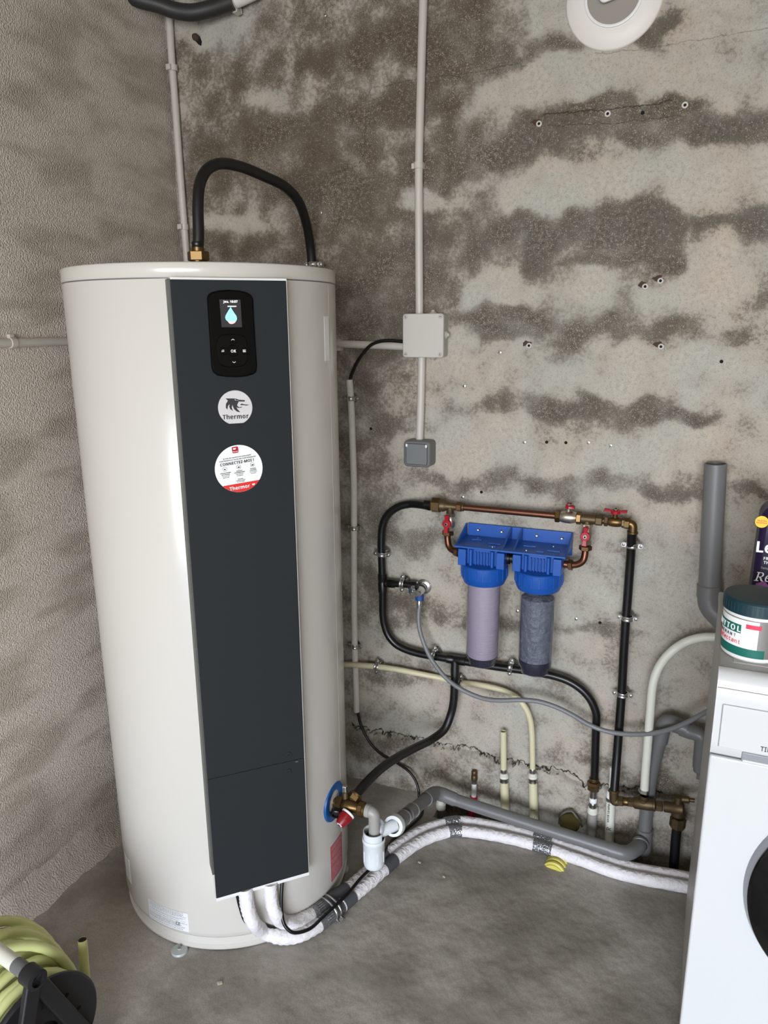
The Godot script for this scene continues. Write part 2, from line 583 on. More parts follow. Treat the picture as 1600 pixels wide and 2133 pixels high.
func blotchy(size: int, seed_: int, pale: Color, deep: Color, stops: Array, grain := 0.16, stretch := 1) -> Image:
	var wide := noise_image(Vector2i(size / stretch, size), 0.004 if stretch == 1 else 0.006, 5, seed_, FastNoiseLite.TYPE_SIMPLEX_SMOOTH, true)
	if stretch > 1:
		wide.resize(size, size, Image.INTERPOLATE_CUBIC)
	var a := wide.get_data()
	var b := noise_image(Vector2i(size, size), 0.05, 4, seed_ + 1, FastNoiseLite.TYPE_SIMPLEX_SMOOTH, true).get_data()
	var c := noise_image(Vector2i(size, size), 0.3, 2, seed_ + 2, FastNoiseLite.TYPE_SIMPLEX_SMOOTH, true).get_data()
	var out := PackedByteArray()
	out.resize(size * size * 3)
	for k in size * size:
		var t := smoothstep(stops[0], stops[1], a[k] / 255.0 + (b[k] / 255.0 - 0.5) * 0.35)
		var s := 1.0 + (c[k] / 255.0 - 0.5) * grain * 2 + (b[k] / 255.0 - 0.5) * grain
		out[k * 3] = int(clampf(lerpf(pale.r, deep.r, t) * s, 0, 1) * 255)
		out[k * 3 + 1] = int(clampf(lerpf(pale.g, deep.g, t) * s, 0, 1) * 255)
		out[k * 3 + 2] = int(clampf(lerpf(pale.b, deep.b, t) * s, 0, 1) * 255)
	return Image.create_from_data(size, size, false, Image.FORMAT_RGB8, out)

# rows of fine print: little dark bars on a plain ground
func print_image(w: int, h: int, ground: Color, ink: Color, row: int, seed_: int, fill := 0.75) -> Image:
	var im := Image.create(w, h, false, Image.FORMAT_RGB8)
	im.fill(ground)
	var r := RandomNumberGenerator.new()
	r.seed = seed_
	var y := row
	while y < h - row:
		var x := row
		var stop := w * r.randf_range(fill, 0.96)
		while x < stop:
			var l := r.randi_range(3, 14)
			im.fill_rect(Rect2i(x, y, l, maxi(1, row / 2)), ground.lerp(ink, r.randf_range(0.5, 1.0)))
			x += l + r.randi_range(2, 4)
		y += row + (row if r.randf() < 0.15 else 0)
	return im

func make_materials() -> void:
	M.wall = wall_material()
	var grain := noise_image(Vector2i(1024, 1024), 0.13, 3, 31, FastNoiseLite.TYPE_SIMPLEX_SMOOTH, true)
	M.stucco = mat(Color(1, 1, 1), 0.95)
	M.stucco.albedo_texture = ImageTexture.create_from_image(blotchy(1024, 41, Color(0.775, 0.735, 0.69), Color(0.67, 0.63, 0.58), [0.3, 0.8], 0.12, 3))
	bumpy(M.stucco, grain, 0.75, 0.26)
	M.stucco.metallic_specular = 0.3
	M.floor = mat(Color(1, 1, 1), 0.75)
	M.floor.albedo_texture = ImageTexture.create_from_image(blotchy(1024, 51, Color(0.66, 0.635, 0.60), Color(0.52, 0.495, 0.46), [0.2, 0.85], 0.11))
	bumpy(M.floor, noise_image(Vector2i(512, 512), 0.03, 5, 33, FastNoiseLite.TYPE_SIMPLEX_SMOOTH, true), 1.3, 0.3)
	M.plain_wall = mat(Color(0.62, 0.59, 0.54), 0.95)
	M.ceiling = mat(Color(0.66, 0.63, 0.58), 0.95)
	M.driveway = mat(Color(0.60, 0.59, 0.57), 0.95)
	M.enamel = mat(Color(0.785, 0.77, 0.74), 0.2)
	M.white_plastic = mat(Color(0.88, 0.88, 0.87), 0.35)
	M.panel = mat(Color(0.16, 0.173, 0.18), 0.6)
	M.panel.metallic_specular = 0.22
	M.panel_side = mat(Color(0.30, 0.31, 0.29), 0.5)
	M.gloss_black = mat(Color(0.02, 0.02, 0.022), 0.08)
	M.gloss_black.metallic_specular = 0.28
	M.black_key = mat(Color(0.022, 0.022, 0.025), 0.15)
	M.black_key.metallic_specular = 0.3
	M.mark = mat(Color(0.92, 0.92, 0.92), 0.5)
	M.ink = mat(Color(0.16, 0.16, 0.17), 0.6)
	M.badge = mat(Color(0.80, 0.79, 0.79), 0.4)
	M.paper = mat(Color(0.93, 0.94, 0.93), 0.45)
	M.red_print = mat(Color(0.83, 0.17, 0.14), 0.45)
	M.crimson = mat(Color(0.66, 0.05, 0.15), 0.45)
	M.conduit = mat(Color(0.745, 0.72, 0.685), 0.42)
	M.sheath = mat(Color(0.78, 0.765, 0.73), 0.5)
	M.box = mat(Color(0.74, 0.725, 0.695), 0.42)
	M.box_side = mat(Color(0.68, 0.665, 0.635), 0.5)
	M.switch_dark = mat(Color(0.41, 0.41, 0.405), 0.45)
	M.switch_key = mat(Color(0.42, 0.43, 0.435), 0.4)
	M.black_pipe = mat(Color(0.055, 0.055, 0.055), 0.33)
	M.black_hose = mat(Color(0.05, 0.05, 0.05), 0.45)
	M.black_fitting = mat(Color(0.04, 0.04, 0.042), 0.35)
	M.cable = mat(Color(0.03, 0.03, 0.03), 0.35)
	M.brass = mat(Color(0.42, 0.335, 0.21), 0.36, 0.88)
	M.old_brass = mat(Color(0.37, 0.31, 0.22), 0.5, 0.75)
	M.copper = mat(Color(0.42, 0.28, 0.215), 0.36, 0.88)
	M.copper_nut = mat(Color(0.40, 0.295, 0.205), 0.42, 0.85)
	M.nickel = mat(Color(0.74, 0.71, 0.65), 0.28, 0.92)
	M.zinc = mat(Color(0.80, 0.80, 0.79), 0.25, 0.95)
	M.chrome = mat(Color(0.84, 0.84, 0.84), 0.2, 0.95)
	M.steel_ring = mat(Color(0.62, 0.60, 0.58), 0.28, 0.95)
	M.red = mat(Color(0.62, 0.05, 0.13), 0.38)
	M.blue = mat(Color(0.07, 0.305, 0.63), 0.36)
	M.blue_nut = mat(Color(0.10, 0.27, 0.52), 0.4)
	M.blue_disc = mat(Color(0.07, 0.33, 0.58), 0.4)
	M.grey_pvc = mat(Color(0.42, 0.42, 0.42), 0.4)
	M.grey_elbow = mat(Color(0.60, 0.59, 0.57), 0.4)
	M.grey_hose = mat(Color(0.45, 0.455, 0.46), 0.42)
	M.cream = mat(Color(0.80, 0.77, 0.64), 0.42)
	M.white_pipe = mat(Color(0.84, 0.84, 0.79), 0.4)
	M.clear = mat(Color(0.80, 0.82, 0.90, 0.13), 0.05)
	M.clear.refraction_enabled = true
	M.clear.refraction_scale = 0.05
	M.bowl = mat(Color(0.45, 0.46, 0.60, 0.05), 0.04)
	M.bowl.transparency = BaseMaterial3D.TRANSPARENCY_ALPHA
	M.smoke = mat(Color(0.16, 0.165, 0.22, 0.62), 0.1)
	M.smoke.transparency = BaseMaterial3D.TRANSPARENCY_ALPHA
	M.wound = mat(Color(0.64, 0.60, 0.66), 0.6)
	M.crystals = mat(Color(0.36, 0.385, 0.43), 0.5)
	bumpy(M.crystals, noise_image(Vector2i(512, 512), 0.02, 4, 77, FastNoiseLite.TYPE_SIMPLEX_SMOOTH, true), 0.2, 0.6)
	M.deep_blue = mat(Color(0.08, 0.08, 0.15), 0.5)
	M.foam = mat(Color(0.89, 0.875, 0.88), 0.6)
	bumpy(M.foam, noise_image(Vector2i(512, 512), 0.03, 4, 35, FastNoiseLite.TYPE_SIMPLEX_SMOOTH, true), 0.25, 0.35)
	M.silver_tape = mat(Color(0.66, 0.67, 0.69), 0.26, 0.85)
	bumpy(M.silver_tape, noise_image(Vector2i(512, 512), 0.03, 3, 36, FastNoiseLite.TYPE_SIMPLEX_SMOOTH, true), 0.12, 0.35)
	M.dark_tape = mat(Color(0.30, 0.30, 0.31), 0.5)
	M.siphon = mat(Color(0.84, 0.86, 0.87), 0.32)
	M.safety_red = mat(Color(0.50, 0.045, 0.07), 0.38)
	M.yellow = mat(Color(0.80, 0.76, 0.36), 0.5)
	M.hose_yellow = mat(Color(0.77, 0.78, 0.53), 0.45)
	M.reel_black = mat(Color(0.10, 0.10, 0.11), 0.5)
	M.reel_grey = mat(Color(0.40, 0.40, 0.40), 0.45)
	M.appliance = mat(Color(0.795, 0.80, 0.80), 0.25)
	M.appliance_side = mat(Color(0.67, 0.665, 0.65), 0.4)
	M.glass_black = mat(Color(0.035, 0.035, 0.04), 0.1)
	M.door_ring = mat(Color(0.55, 0.56, 0.58), 0.3)
	M.teal = mat(Color(0.02, 0.185, 0.22), 0.45)
	M.green_print = mat(Color(0.05, 0.40, 0.35), 0.45)
	M.pink_print = mat(Color(0.85, 0.22, 0.35), 0.5)
	M.silver_print = mat(Color(0.62, 0.61, 0.60), 0.3, 0.6)
	M.purple = mat(Color(0.13, 0.08, 0.22), 0.35)
	M.magenta = mat(Color(0.40, 0.12, 0.38), 0.4)
	M.yellow_print = mat(Color(0.93, 0.76, 0.10), 0.45)
	M.rubble = mat(Color(0.66, 0.62, 0.55), 0.9)
	M.dark_hole = mat(Color(0.05, 0.045, 0.04), 0.95)
	M.rust = mat(Color(0.27, 0.20, 0.16), 0.9)
	M.duct = mat(Color(0.16, 0.155, 0.15), 0.5)
	M.white_spacer = mat(Color(0.76, 0.74, 0.71), 0.5)
	M.rosette = mat(Color(0.87, 0.85, 0.82), 0.45)
	M.rosette_dark = mat(Color(0.57, 0.545, 0.51), 0.6)
	M.screen = mat(Color(0.16, 0.16, 0.17), 0.2)
	M.screen.emission_enabled = true
	M.screen.emission = Color(0.20, 0.20, 0.22)
	M.screen.emission_energy_multiplier = 0.35
	M.screen_drop = mat(Color(0.55, 0.85, 0.88), 0.3)
	M.screen_drop.emission_enabled = true
	M.screen_drop.emission = Color(0.62, 0.95, 0.97)
	M.screen_drop.emission_energy_multiplier = 0.55
	M.screen_white = mat(Color(0.95, 0.95, 0.95), 0.3)
	M.screen_white.emission_enabled = true
	M.screen_white.emission = Color(1, 1, 1)
	M.screen_white.emission_energy_multiplier = 0.6

# ------------------------------------------------------------------ the scene
func _ready() -> void:
	rng.seed = 7
	# camera, sky, daylight, exposure
	var cam := Camera3D.new()
	cam.name = "camera"
	cam.fov = rad_to_deg(2.0 * atan(1066.5 / FOCAL))
	cam.near = 0.05
	cam.far = 200.0
	cam.transform = Transform3D(Basis(CAM_X, CAM_Y, CAM_Z), EYE)
	add_child(cam)
	cam.current = true
	var sky_m := ProceduralSkyMaterial.new()
	sky_m.sky_top_color = Color(0.60, 0.73, 0.91)
	sky_m.sky_horizon_color = Color(0.88, 0.91, 0.94)
	sky_m.ground_horizon_color = Color(0.70, 0.69, 0.66)
	sky_m.ground_bottom_color = Color(0.55, 0.54, 0.52)
	sky_m.sky_energy_multiplier = 2.9
	var sky := Sky.new()
	sky.sky_material = sky_m
	var env := Environment.new()
	env.background_mode = Environment.BG_SKY
	env.sky = sky
	env.tonemap_mode = Environment.TONE_MAPPER_LINEAR
	env.tonemap_exposure = 1.0
	env.sdfgi_enabled = true
	env.ssao_enabled = true
	env.ssil_enabled = true
	var world := WorldEnvironment.new()
	world.name = "world"
	world.environment = env
	add_child(world)
	var day := AreaLight3D.new()     # overcast daylight in the open garage door
	day.name = "door_daylight"
	day.area_size = Vector2(2.75, 1.35)
	day.position = Vector3(1.83, 1.32, 4.96)
	day.light_energy = 14.5
	day.light_color = Color(1.0, 0.99, 0.975)
	day.shadow_enabled = true
	add_child(day)

	make_materials()
	build_room()
	build_heater()
	build_washer()
	build_filter()
	build_water_pipes()
	build_brass_run()
	build_wall_electrics()
	build_drain()
	build_floor_pipes()
	build_insulated_pair()
	build_safety_group()
	build_hose_reel()
	build_bottles()
	build_top_items()
	build_fixings()

func slab(mb: MB, a: Vector3, b: Vector3) -> MB:
	return mb.rbox(Transform3D(Basis(), (a + b) / 2), (b - a).abs(), 0.001, 1)

func build_room() -> void:
	# the stained part of the back wall carries its own texture; the rest of the wall goes on as plain concrete
	var mb := MB.new()
	var y0 := WALL_Y0
	var y1 := WALL_Y0 + WALL_H
	var x1 := WALL_X0 + WALL_W
	mb.face([Vector3(WALL_X0, y0, 0), Vector3(x1, y0, 0), Vector3(x1, y1, 0), Vector3(WALL_X0, y1, 0)], Vector3(0, 0, 1), [Vector2(0, 1), Vector2(1, 1), Vector2(1, 0), Vector2(0, 0)])
	mb.face([Vector3(WALL_X0, y1, 0), Vector3(x1, y1, 0), Vector3(x1, y1, -0.2), Vector3(WALL_X0, y1, -0.2)], Vector3(0, 1, 0))
	mb.face([Vector3(WALL_X0, y0, -0.2), Vector3(x1, y0, -0.2), Vector3(x1, y1, -0.2), Vector3(WALL_X0, y1, -0.2)], Vector3(0, 0, -1))
	var wall := struct("wall_back", mb, M.wall)
	var rest := MB.new()
	slab(rest, Vector3(x1, y0, -0.2), Vector3(3.8, 2.6, 0.0))
	slab(rest, Vector3(WALL_X0, y1, -0.2), Vector3(x1, 2.6, 0.0))
	part_struct(wall, "bare_wall", rest, M.plain_wall)
	# the rough footing below the crack, a little proud of the wall
	var foot := MB.new()
	var top_line := line_z([640, 1490, 733, 1507, 800, 1525, 850, 1534, 935, 1552, 1005, 1567, 1075, 1587, 1150, 1598, 1215, 1630, 1262, 1634, 1310, 1642, 1380, 1650, 1460, 1662, 1600, 1690], 0.0)
	var fn := FastNoiseLite.new()
	fn.seed = 5
	fn.frequency = 9.0
	fn.fractal_octaves = 4
	var nx := 330
	var ny := 46
	var rows := []
	for i in nx + 1:
		var x := 0.32 + 1.55 * i / nx
		var top := 0.2
		for k in top_line.size() - 1:
			if x >= top_line[k].x and x <= top_line[k + 1].x:
				top = lerpf(top_line[k].y, top_line[k + 1].y, (x - top_line[k].x) / (top_line[k + 1].x - top_line[k].x))
		if x < top_line[0].x:
			top = top_line[0].y
		if x > top_line[top_line.size() - 1].x:
			top = top_line[top_line.size() - 1].y
		top += fn.get_noise_2d(x * 3.0, 40.0) * 0.012
		var col := []
		for j in ny + 1:
			var y := lerpf(-0.13, top, float(j) / ny)
			var e := clampf((top - y) / 0.025, 0.0, 1.0)
			var z := 0.001 + 0.019 * sqrt(e) + fn.get_noise_2d(x, y) * 0.008 * e + fn.get_noise_2d(x * 5.0, y * 5.0) * 0.0035 * e
			if j == ny:
				z = -0.006
			col.append(Vector3(x, y, z))
		rows.append(col)
	for i in nx + 1:
		for j in ny + 1:
			var du: Vector3 = rows[mini(i + 1, nx)][j] - rows[maxi(i - 1, 0)][j]
			var dv: Vector3 = rows[i][mini(j + 1, ny)] - rows[i][maxi(j - 1, 0)]
			var p: Vector3 = rows[i][j]
			foot.vert(p, du.cross(dv).normalized(), Vector2((p.x - WALL_X0) / WALL_W, 1.0 - (p.y - WALL_Y0) / WALL_H))
	for i in nx:
		for j in ny:
			var a := i * (ny + 1) + j
			foot.quad(a, a + 1, a + ny + 2, a + ny + 1)
	part_struct(wall, "footing", foot, M.wall)

	var left := MB.new()
	slab(left, Vector3(-0.2, -0.3, -0.2), Vector3(0.006, 2.6, 5.2))
	struct("wall_left", left, M.stucco)
	# mortar fillet along the foot of the left wall
	var cove := MB.new()
	var cn := 160
	var cm := 10
	for i in cn + 1:
		var z := 0.0 + 2.4 * i / cn
		for j in cm + 1:
			var u := float(j) / cm
			var bump := fn.get_noise_2d(z * 2.0 + 30.0, u * 0.6) * 0.012
			var reach := 0.062 + fn.get_noise_2d(z * 1.2, 80.0) * 0.016
			var rise := 0.085 + fn.get_noise_2d(z, 60.0) * 0.02
			var p := Vector3(0.004 + reach * pow(u, 1.5), rise * pow(1.0 - u, 1.35), z)
			var nn := Vector3(0.75 + u * 0.0, 0.55 + u * 0.3, 0).normalized()
			p += nn * bump * sin(u * PI)
			cove.vert(p, nn)
	for i in cn:
		for j in cm:
			var a := i * (cm + 1) + j
			cove.quad(a, a + 1, a + cm + 2, a + cm + 1)
	struct("baseboard_left", cove, M.stucco)

	# floor slab with the open slot along the back wall where the pipes come up
	var fl := MB.new()
	slab(fl, Vector3(-0.2, -0.2, 0.115), Vector3(3.8, 0.0, 5.2))
	slab(fl, Vector3(-0.2, -0.2, -0.1), Vector3(0.86, 0.0, 0.116))
	slab(fl, Vector3(1.80, -0.2, -0.1), Vector3(3.8, 0.0, 0.116))
	slab(fl, Vector3(0.8, -0.3, -0.1), Vector3(1.9, -0.10, 0.2))
	struct("floor", fl, M.floor)
	var right := MB.new()
	slab(right, Vector3(3.6, -0.2, -0.2), Vector3(3.8, 2.6, 5.2))
	struct("wall_right", right, M.plain_wall)
	var front := MB.new()
	slab(front, Vector3(-0.2, -0.2, 5.0), Vector3(0.42, 2.6, 5.2))
	slab(front, Vector3(3.25, -0.2, 5.0), Vector3(3.8, 2.6, 5.2))
	slab(front, Vector3(0.42, 2.05, 5.0), Vector3(3.25, 2.6, 5.2))
	struct("wall_front", front, M.plain_wall)
	var ceil_ := MB.new()
	slab(ceil_, Vector3(-0.2, 2.5, -0.2), Vector3(3.8, 2.7, 5.2))
	struct("ceiling", ceil_, M.ceiling)
	var drive := MB.new()
	slab(drive, Vector3(-12, -0.3, 5.2), Vector3(16, -0.02, 30))
	struct("ground", drive, M.driveway)

func part_struct(parent: Node3D, called: String, mb: MB, m: Material) -> MeshInstance3D:
	return part(parent, called, mb, m)

# ------------------------------------------------------------------ water heater
func curved_patch(az0: float, az1: float, y0: float, y1: float, r: float, n := 14) -> MB:
	var mb := MB.new()
	for i in n + 1:
		var a := deg_to_rad(lerpf(az0, az1, float(i) / n))
		var d := Vector3(sin(a), 0, cos(a))
		mb.vert(TANK + d * r + Vector3(0, y0, 0), d, Vector2(float(i) / n, 1))
		mb.vert(TANK + d * r + Vector3(0, y1, 0), d, Vector2(float(i) / n, 0))
	for i in n:
		mb.quad(i * 2, i * 2 + 1, i * 2 + 3, i * 2 + 2)
	# thin edges give the sheet its thickness
	for e in [0, n]:
		var a := deg_to_rad(az0 if e == 0 else az1)
		var d := Vector3(sin(a), 0, cos(a))
		var side := Vector3(cos(a), 0, -sin(a)) * (-1.0 if (e == 0) == (az1 > az0) else 1.0)
		mb.face([TANK + d * r + Vector3(0, y0, 0), TANK + d * r + Vector3(0, y1, 0), TANK + d * (r - 0.0006) + Vector3(0, y1, 0), TANK + d * (r - 0.0006) + Vector3(0, y0, 0)], side)
	return mb

func front_xf(dist: float, at := Vector2.ZERO) -> Transform3D:
	return Transform3D(Basis(FRONT_U, Vector3.UP, FRONT), TANK + FRONT * dist + FRONT_U * at.x + Vector3(0, at.y, 0))

func front_poly(a: Array, k := 1.0, ox := 0.0, oy := 0.0) -> PackedVector2Array:
	var out := PackedVector2Array()
	for i in range(0, a.size(), 2):
		out.push_back(on_front(a[i] / k + ox, a[i + 1] / k + oy))
	return out

func build_heater() -> void:
	var h := thing("water_heater", "tall white floor-standing cylinder water heater with a dark grey front panel", "water heater", TANK)
	var T := Transform3D(Basis(), TANK)
	part(h, "body", MB.new().lathe([Vector2(0.27, 0.034), Vector2(0.286, 0.036), Vector2(0.2915, 0.043), Vector2(TANK_R, 0.055), Vector2(TANK_R, 1.5185), Vector2(0.2930, 1.5205), Vector2(0.285, 1.5208)], T, 128, 50), M.enamel)
	part(h, "lid_gap", MB.new().lathe([Vector2(0.285, 1.5195), Vector2(0.2928, 1.5204), Vector2(0.2928, 1.5232), Vector2(0.285, 1.525)], T, 128, 50), M.reel_grey)
	part(h, "lid", MB.new().lathe([Vector2(0.285, 1.5228), Vector2(0.2936, 1.5230), Vector2(0.2944, 1.5238), Vector2(0.2944, 1.5480), Vector2(0.2930, 1.5500), Vector2(0.288, 1.5512), Vector2(0.2, 1.556), Vector2(0.0, 1.558)], T, 128, 50), M.enamel)
	part(h, "base_ring", MB.new().lathe([Vector2(0.27, 0.003), Vector2(0.288, 0.003), Vector2(0.2905, 0.006), Vector2(0.2905, 0.012), Vector2(0.286, 0.016), Vector2(0.2845, 0.034), Vector2(0.27, 0.036)], T, 128, 40), M.enamel)
	for a in [-14.0, 108.0, 230.0]:
		var r := deg_to_rad(a)
		var fp := TANK + Vector3(sin(r), 0, cos(r)) * 0.279
		if a < 0:
			var q := at_y(374, 1977, 0.006)
			fp = Vector3(q.x, 0, q.z)
		var f := part(h, "foot", MB.new().lathe([Vector2(0.0, 0.0), Vector2(0.019, 0.0), Vector2(0.0195, 0.003), Vector2(0.018, 0.006), Vector2(0.0045, 0.0075), Vector2(0.0045, 0.010), Vector2(0.0, 0.010)], Transform3D(Basis(), fp), 28), mat(Color(0.66, 0.68, 0.67), 0.3), "grey plastic foot disc")
		part(f, "foot_bolt", MB.new().lathe([Vector2(0.003, 0.009), Vector2(0.003, 0.013), Vector2(0.0, 0.0135)], Transform3D(Basis(), fp), 12), M.steel_ring)
	# front housing and covers
	var hw := 0.1095
	part(h, "front_housing", MB.new().rbox(front_xf(0.283, Vector2(0, 0.846)), Vector3(hw * 2, 1.352, 0.048), 0.002), M.white_plastic)
	part(h, "side_trim", MB.new().rbox(front_xf(0.2885, Vector2(-0.1115, 0.881)), Vector3(0.005, 1.276, 0.038), 0.001), M.panel_side)
	part(h, "upper_cover", MB.new().rbox(front_xf(0.3065, Vector2(-0.0012, 1.0015)), Vector3(0.2165, 1.032, 0.0055), 0.0015), M.panel)
	part(h, "lower_cover", MB.new().rbox(front_xf(0.3065, Vector2(-0.0012, 0.3325)), Vector3(0.2165, 0.304, 0.0055), 0.0015), M.panel)
	part(h, "seam_backing", MB.new().rbox(front_xf(0.3058, Vector2(-0.0012, 0.485)), Vector3(0.2155, 0.012, 0.003), 0.0005, 1), M.reel_black)
	for p in [[601, 1572], [600, 1607]]:
		var c := on_front(p[0], p[1])
		var s := part(h, "panel_screw", MB.new().lathe([Vector2(0.0, 0.0), Vector2(0.0075, 0.0), Vector2(0.0075, 0.0012), Vector2(0.0066, 0.0018), Vector2(0.0, 0.0018)], Transform3D(Basis(FRONT_U, FRONT, FRONT_U.cross(FRONT)), front_xf(0.3091, c).origin), 24, 30), M.panel)
		part(s, "slot", MB.new().rbox(front_xf(0.3109, c), Vector3(0.007, 0.0014, 0.0006), 0.0002, 1), M.dark_hole)
	part(h, "seam_clip", MB.new().rbox(front_xf(0.3094, on_front(618, 1586)), Vector3(0.006, 0.002, 0.001), 0.0004, 1), M.zinc)
	# control unit
	var cu := part(h, "control_unit", MB.new().prism(front_poly([8, 230, 30, 160, 110, 100, 300, 55, 520, 42, 750, 60, 920, 100, 1020, 160, 1075, 250, 1095, 700, 1130, 1300, 1165, 1800, 1150, 1950, 1090, 2010, 930, 2060, 700, 2085, 450, 2075, 250, 2045, 150, 1970, 110, 1850, 70, 1200, 30, 600], 11.227, 430, 600), front_xf(0.0), 0.3085, 0.3155, 0.003, 50), M.gloss_black)
	var zs := 0.3155
	part(cu, "screen", MB.new().prism(front_poly([285, 270, 775, 272, 815, 915, 340, 915], 11.227, 430, 600), front_xf(0.0), zs, zs + 0.0004), M.screen)
	part(cu, "screen_drop", MB.new().prism(front_poly([548, 445, 590, 520, 640, 595, 680, 650, 695, 700, 690, 745, 670, 780, 480, 780, 440, 745, 420, 690, 430, 645, 460, 590, 500, 520], 11.227, 430, 600), front_xf(0.0), zs, zs + 0.0007), M.screen_drop)
	var pink := mat(Color(0.95, 0.72, 0.72), 0.3)
	pink.emission_enabled = true
	pink.emission = Color(1.0, 0.75, 0.75)
	pink.emission_energy_multiplier = 0.5
	part(cu, "screen_drop_tip", MB.new().prism(front_poly([480, 782, 670, 782, 645, 815, 600, 838, 560, 842, 520, 830], 11.227, 430, 600), front_xf(0.0), zs, zs + 0.0007), pink)
	lettering(cu, "screen_date", "Jeu. 16:07", front_xf(zs + 0.0005, on_front(478.5, 628.5)), 0.0058, M.screen_white, true)
	part(cu, "screen_line", MB.new().rbox(front_xf(zs + 0.0006, on_front(481.5, 638.3)), Vector3(0.0165, 0.0019, 0.0006), 0.0002, 1), M.screen_white)
	part(cu, "keypad", MB.new().prism(front_poly([230, 1250, 260, 1150, 330, 1095, 480, 1080, 650, 1080, 800, 1095, 880, 1140, 930, 1250, 955, 1450, 945, 1650, 900, 1760, 820, 1820, 650, 1845, 450, 1840, 330, 1800, 270, 1700, 235, 1500], 11.227, 430, 600), front_xf(0.0), zs, zs + 0.0022, 0.0015, 50), M.black_key)
	part(cu, "ok_key", MB.new().prism(front_poly([480, 1400, 520, 1330, 620, 1320, 690, 1350, 725, 1450, 720, 1560, 640, 1600, 540, 1590, 490, 1530], 11.227, 430, 600), front_xf(0.0), zs + 0.002, zs + 0.0036, 0.0012, 50), M.gloss_black)
	for k in [[610, 1215], [395, 1470], [880, 1470], [650, 1720]]:
		var c := on_front(430 + k[0] / 11.227, 600 + k[1] / 11.227)
		part(cu, "key", MB.new().prism(rrect(0.012, 0.0125, 0.0028, 4, c), front_xf(0.0), zs + 0.0015, zs + 0.0032, 0.001, 50), M.black_key)
	lettering(cu, "ok_mark", "OK", front_xf(zs + 0.0037, on_front(483.8, 731)), 0.0075, M.mark, true)
	for s in [1.0, -1.0]:
		var c := on_front(482.8, 707.2) if s > 0 else on_front(485.4, 754)
		var arrow := MB.new()
		for w in [-1.0, 1.0]:
			arrow.rbox(front_xf(zs + 0.0034, c + Vector2(w * 0.0014, 0)) * Transform3D(Basis(Vector3(0, 0, 1), -w * s * 0.6), Vector3.ZERO), Vector3(0.0038, 0.001, 0.0005), 0.0002, 1)
		part(cu, "arrow_mark", arrow, M.mark)
	var menu := MB.new()
	for k in 3:
		menu.rbox(front_xf(zs + 0.0034, on_front(506.5, 730.5) + Vector2(0, (k - 1) * 0.0018)), Vector3(0.0058, 0.001, 0.0005), 0.0002, 1)
	part(cu, "menu_mark", menu, M.mark)
	var back := MB.new()
	back.rbox(front_xf(zs + 0.0034, on_front(462, 732)), Vector3(0.005, 0.001, 0.0005), 0.0002, 1)
	back.rbox(front_xf(zs + 0.0034, on_front(463.3, 730) + Vector2(0.0006, 0)), Vector3(0.001, 0.0036, 0.0005), 0.0002, 1)
	back.rbox(front_xf(zs + 0.0034, on_front(461, 729.5)) * Transform3D(Basis(Vector3(0, 0, 1), 0.7), Vector3.ZERO), Vector3(0.003, 0.001, 0.0005), 0.0002, 1)
	part(cu, "back_mark", back, M.mark)
	# badge with the maker's emblem
	var bc := on_front(490, 849)
	var br := 0.0335
	var badge_poly := PackedVector2Array()
	for k in 41:
		var a := lerpf(-PI / 2 + 0.42, PI * 1.5 - 0.42, k / 40.0)
		badge_poly.push_back(bc + Vector2(cos(a), sin(a)) * br)
	var bd := part(h, "badge", MB.new().prism(badge_poly, front_xf(0.0), 0.3085, 0.3105, 0.0006, 50), M.badge)
	var em := MB.new()
	for poly in [
		[308, 1110, 392, 1110, 395, 1128, 432, 1132, 425, 1150, 416, 1165, 418, 1180, 432, 1192, 462, 1186, 452, 1196, 425, 1198, 408, 1190, 418, 1210, 445, 1237, 415, 1232, 390, 1212, 376, 1185, 374, 1168, 364, 1190, 374, 1225, 352, 1208, 342, 1186, 346, 1162, 330, 1180, 324, 1212, 311, 1196, 312, 1160, 330, 1130],
		[392, 1110, 412, 1114, 430, 1122, 488, 1126, 484, 1139, 432, 1138, 430, 1130, 405, 1126], [444, 1164, 460, 1158, 490, 1166, 530, 1168, 500, 1176, 470, 1170, 450, 1172]]:
		em.prism(front_poly(poly, 4.445, 400, 580), front_xf(0.0), 0.3105, 0.3110)
	part(bd, "emblem", em, M.ink)
	lettering(bd, "badge_name", "Thermor", front_xf(0.3106, on_front(490.5, 867.6)), 0.0122, M.ink, true)
	# round sticker
	var sc := on_front(497.5, 976)
	var sr := 0.0475
	var st := part(h, "round_sticker", MB.new().prism(circle(sr, 48, sc), front_xf(0.0), 0.3090, 0.3097), M.paper)
	var tilt := 0.09
	var S := front_xf(0.3097, sc) * Transform3D(Basis(Vector3(0, 0, 1), tilt), Vector3.ZERO)
	var band := PackedVector2Array()
	var a0 := asin(-0.62)
	for k in 25:
		var a := lerpf(PI - a0, TAU + a0, k / 24.0)
		band.push_back(Vector2(cos(a), sin(a)) * sr * 0.995)
	part(st, "red_band", MB.new().prism(band, S, 0.0, 0.0004), M.red_print)
	part(st, "red_tile", MB.new().prism(rrect(0.0125, 0.0125, 0.0022, 4, Vector2(-0.002, 0.0385)), S, 0.0, 0.0004), M.crimson)
	var SP := Transform3D(S.basis, S.origin)
	var put := func(x: float, y: float, z := 0.0005) -> Transform3D: return SP * Transform3D(Basis(), Vector3(x, y, z))
	lettering(st, "tile_name", "Thermor", put.call(-0.002, 0.0352), 0.0028, M.mark, true)
	lettering(st, "band_name", "Thermor", put.call(-0.004, -0.0375), 0.0098, M.mark, true)
	lettering(st, "headline", "CONNECTEZ-MOI !", put.call(-0.002, 0.0130), 0.0078, M.ink, true)
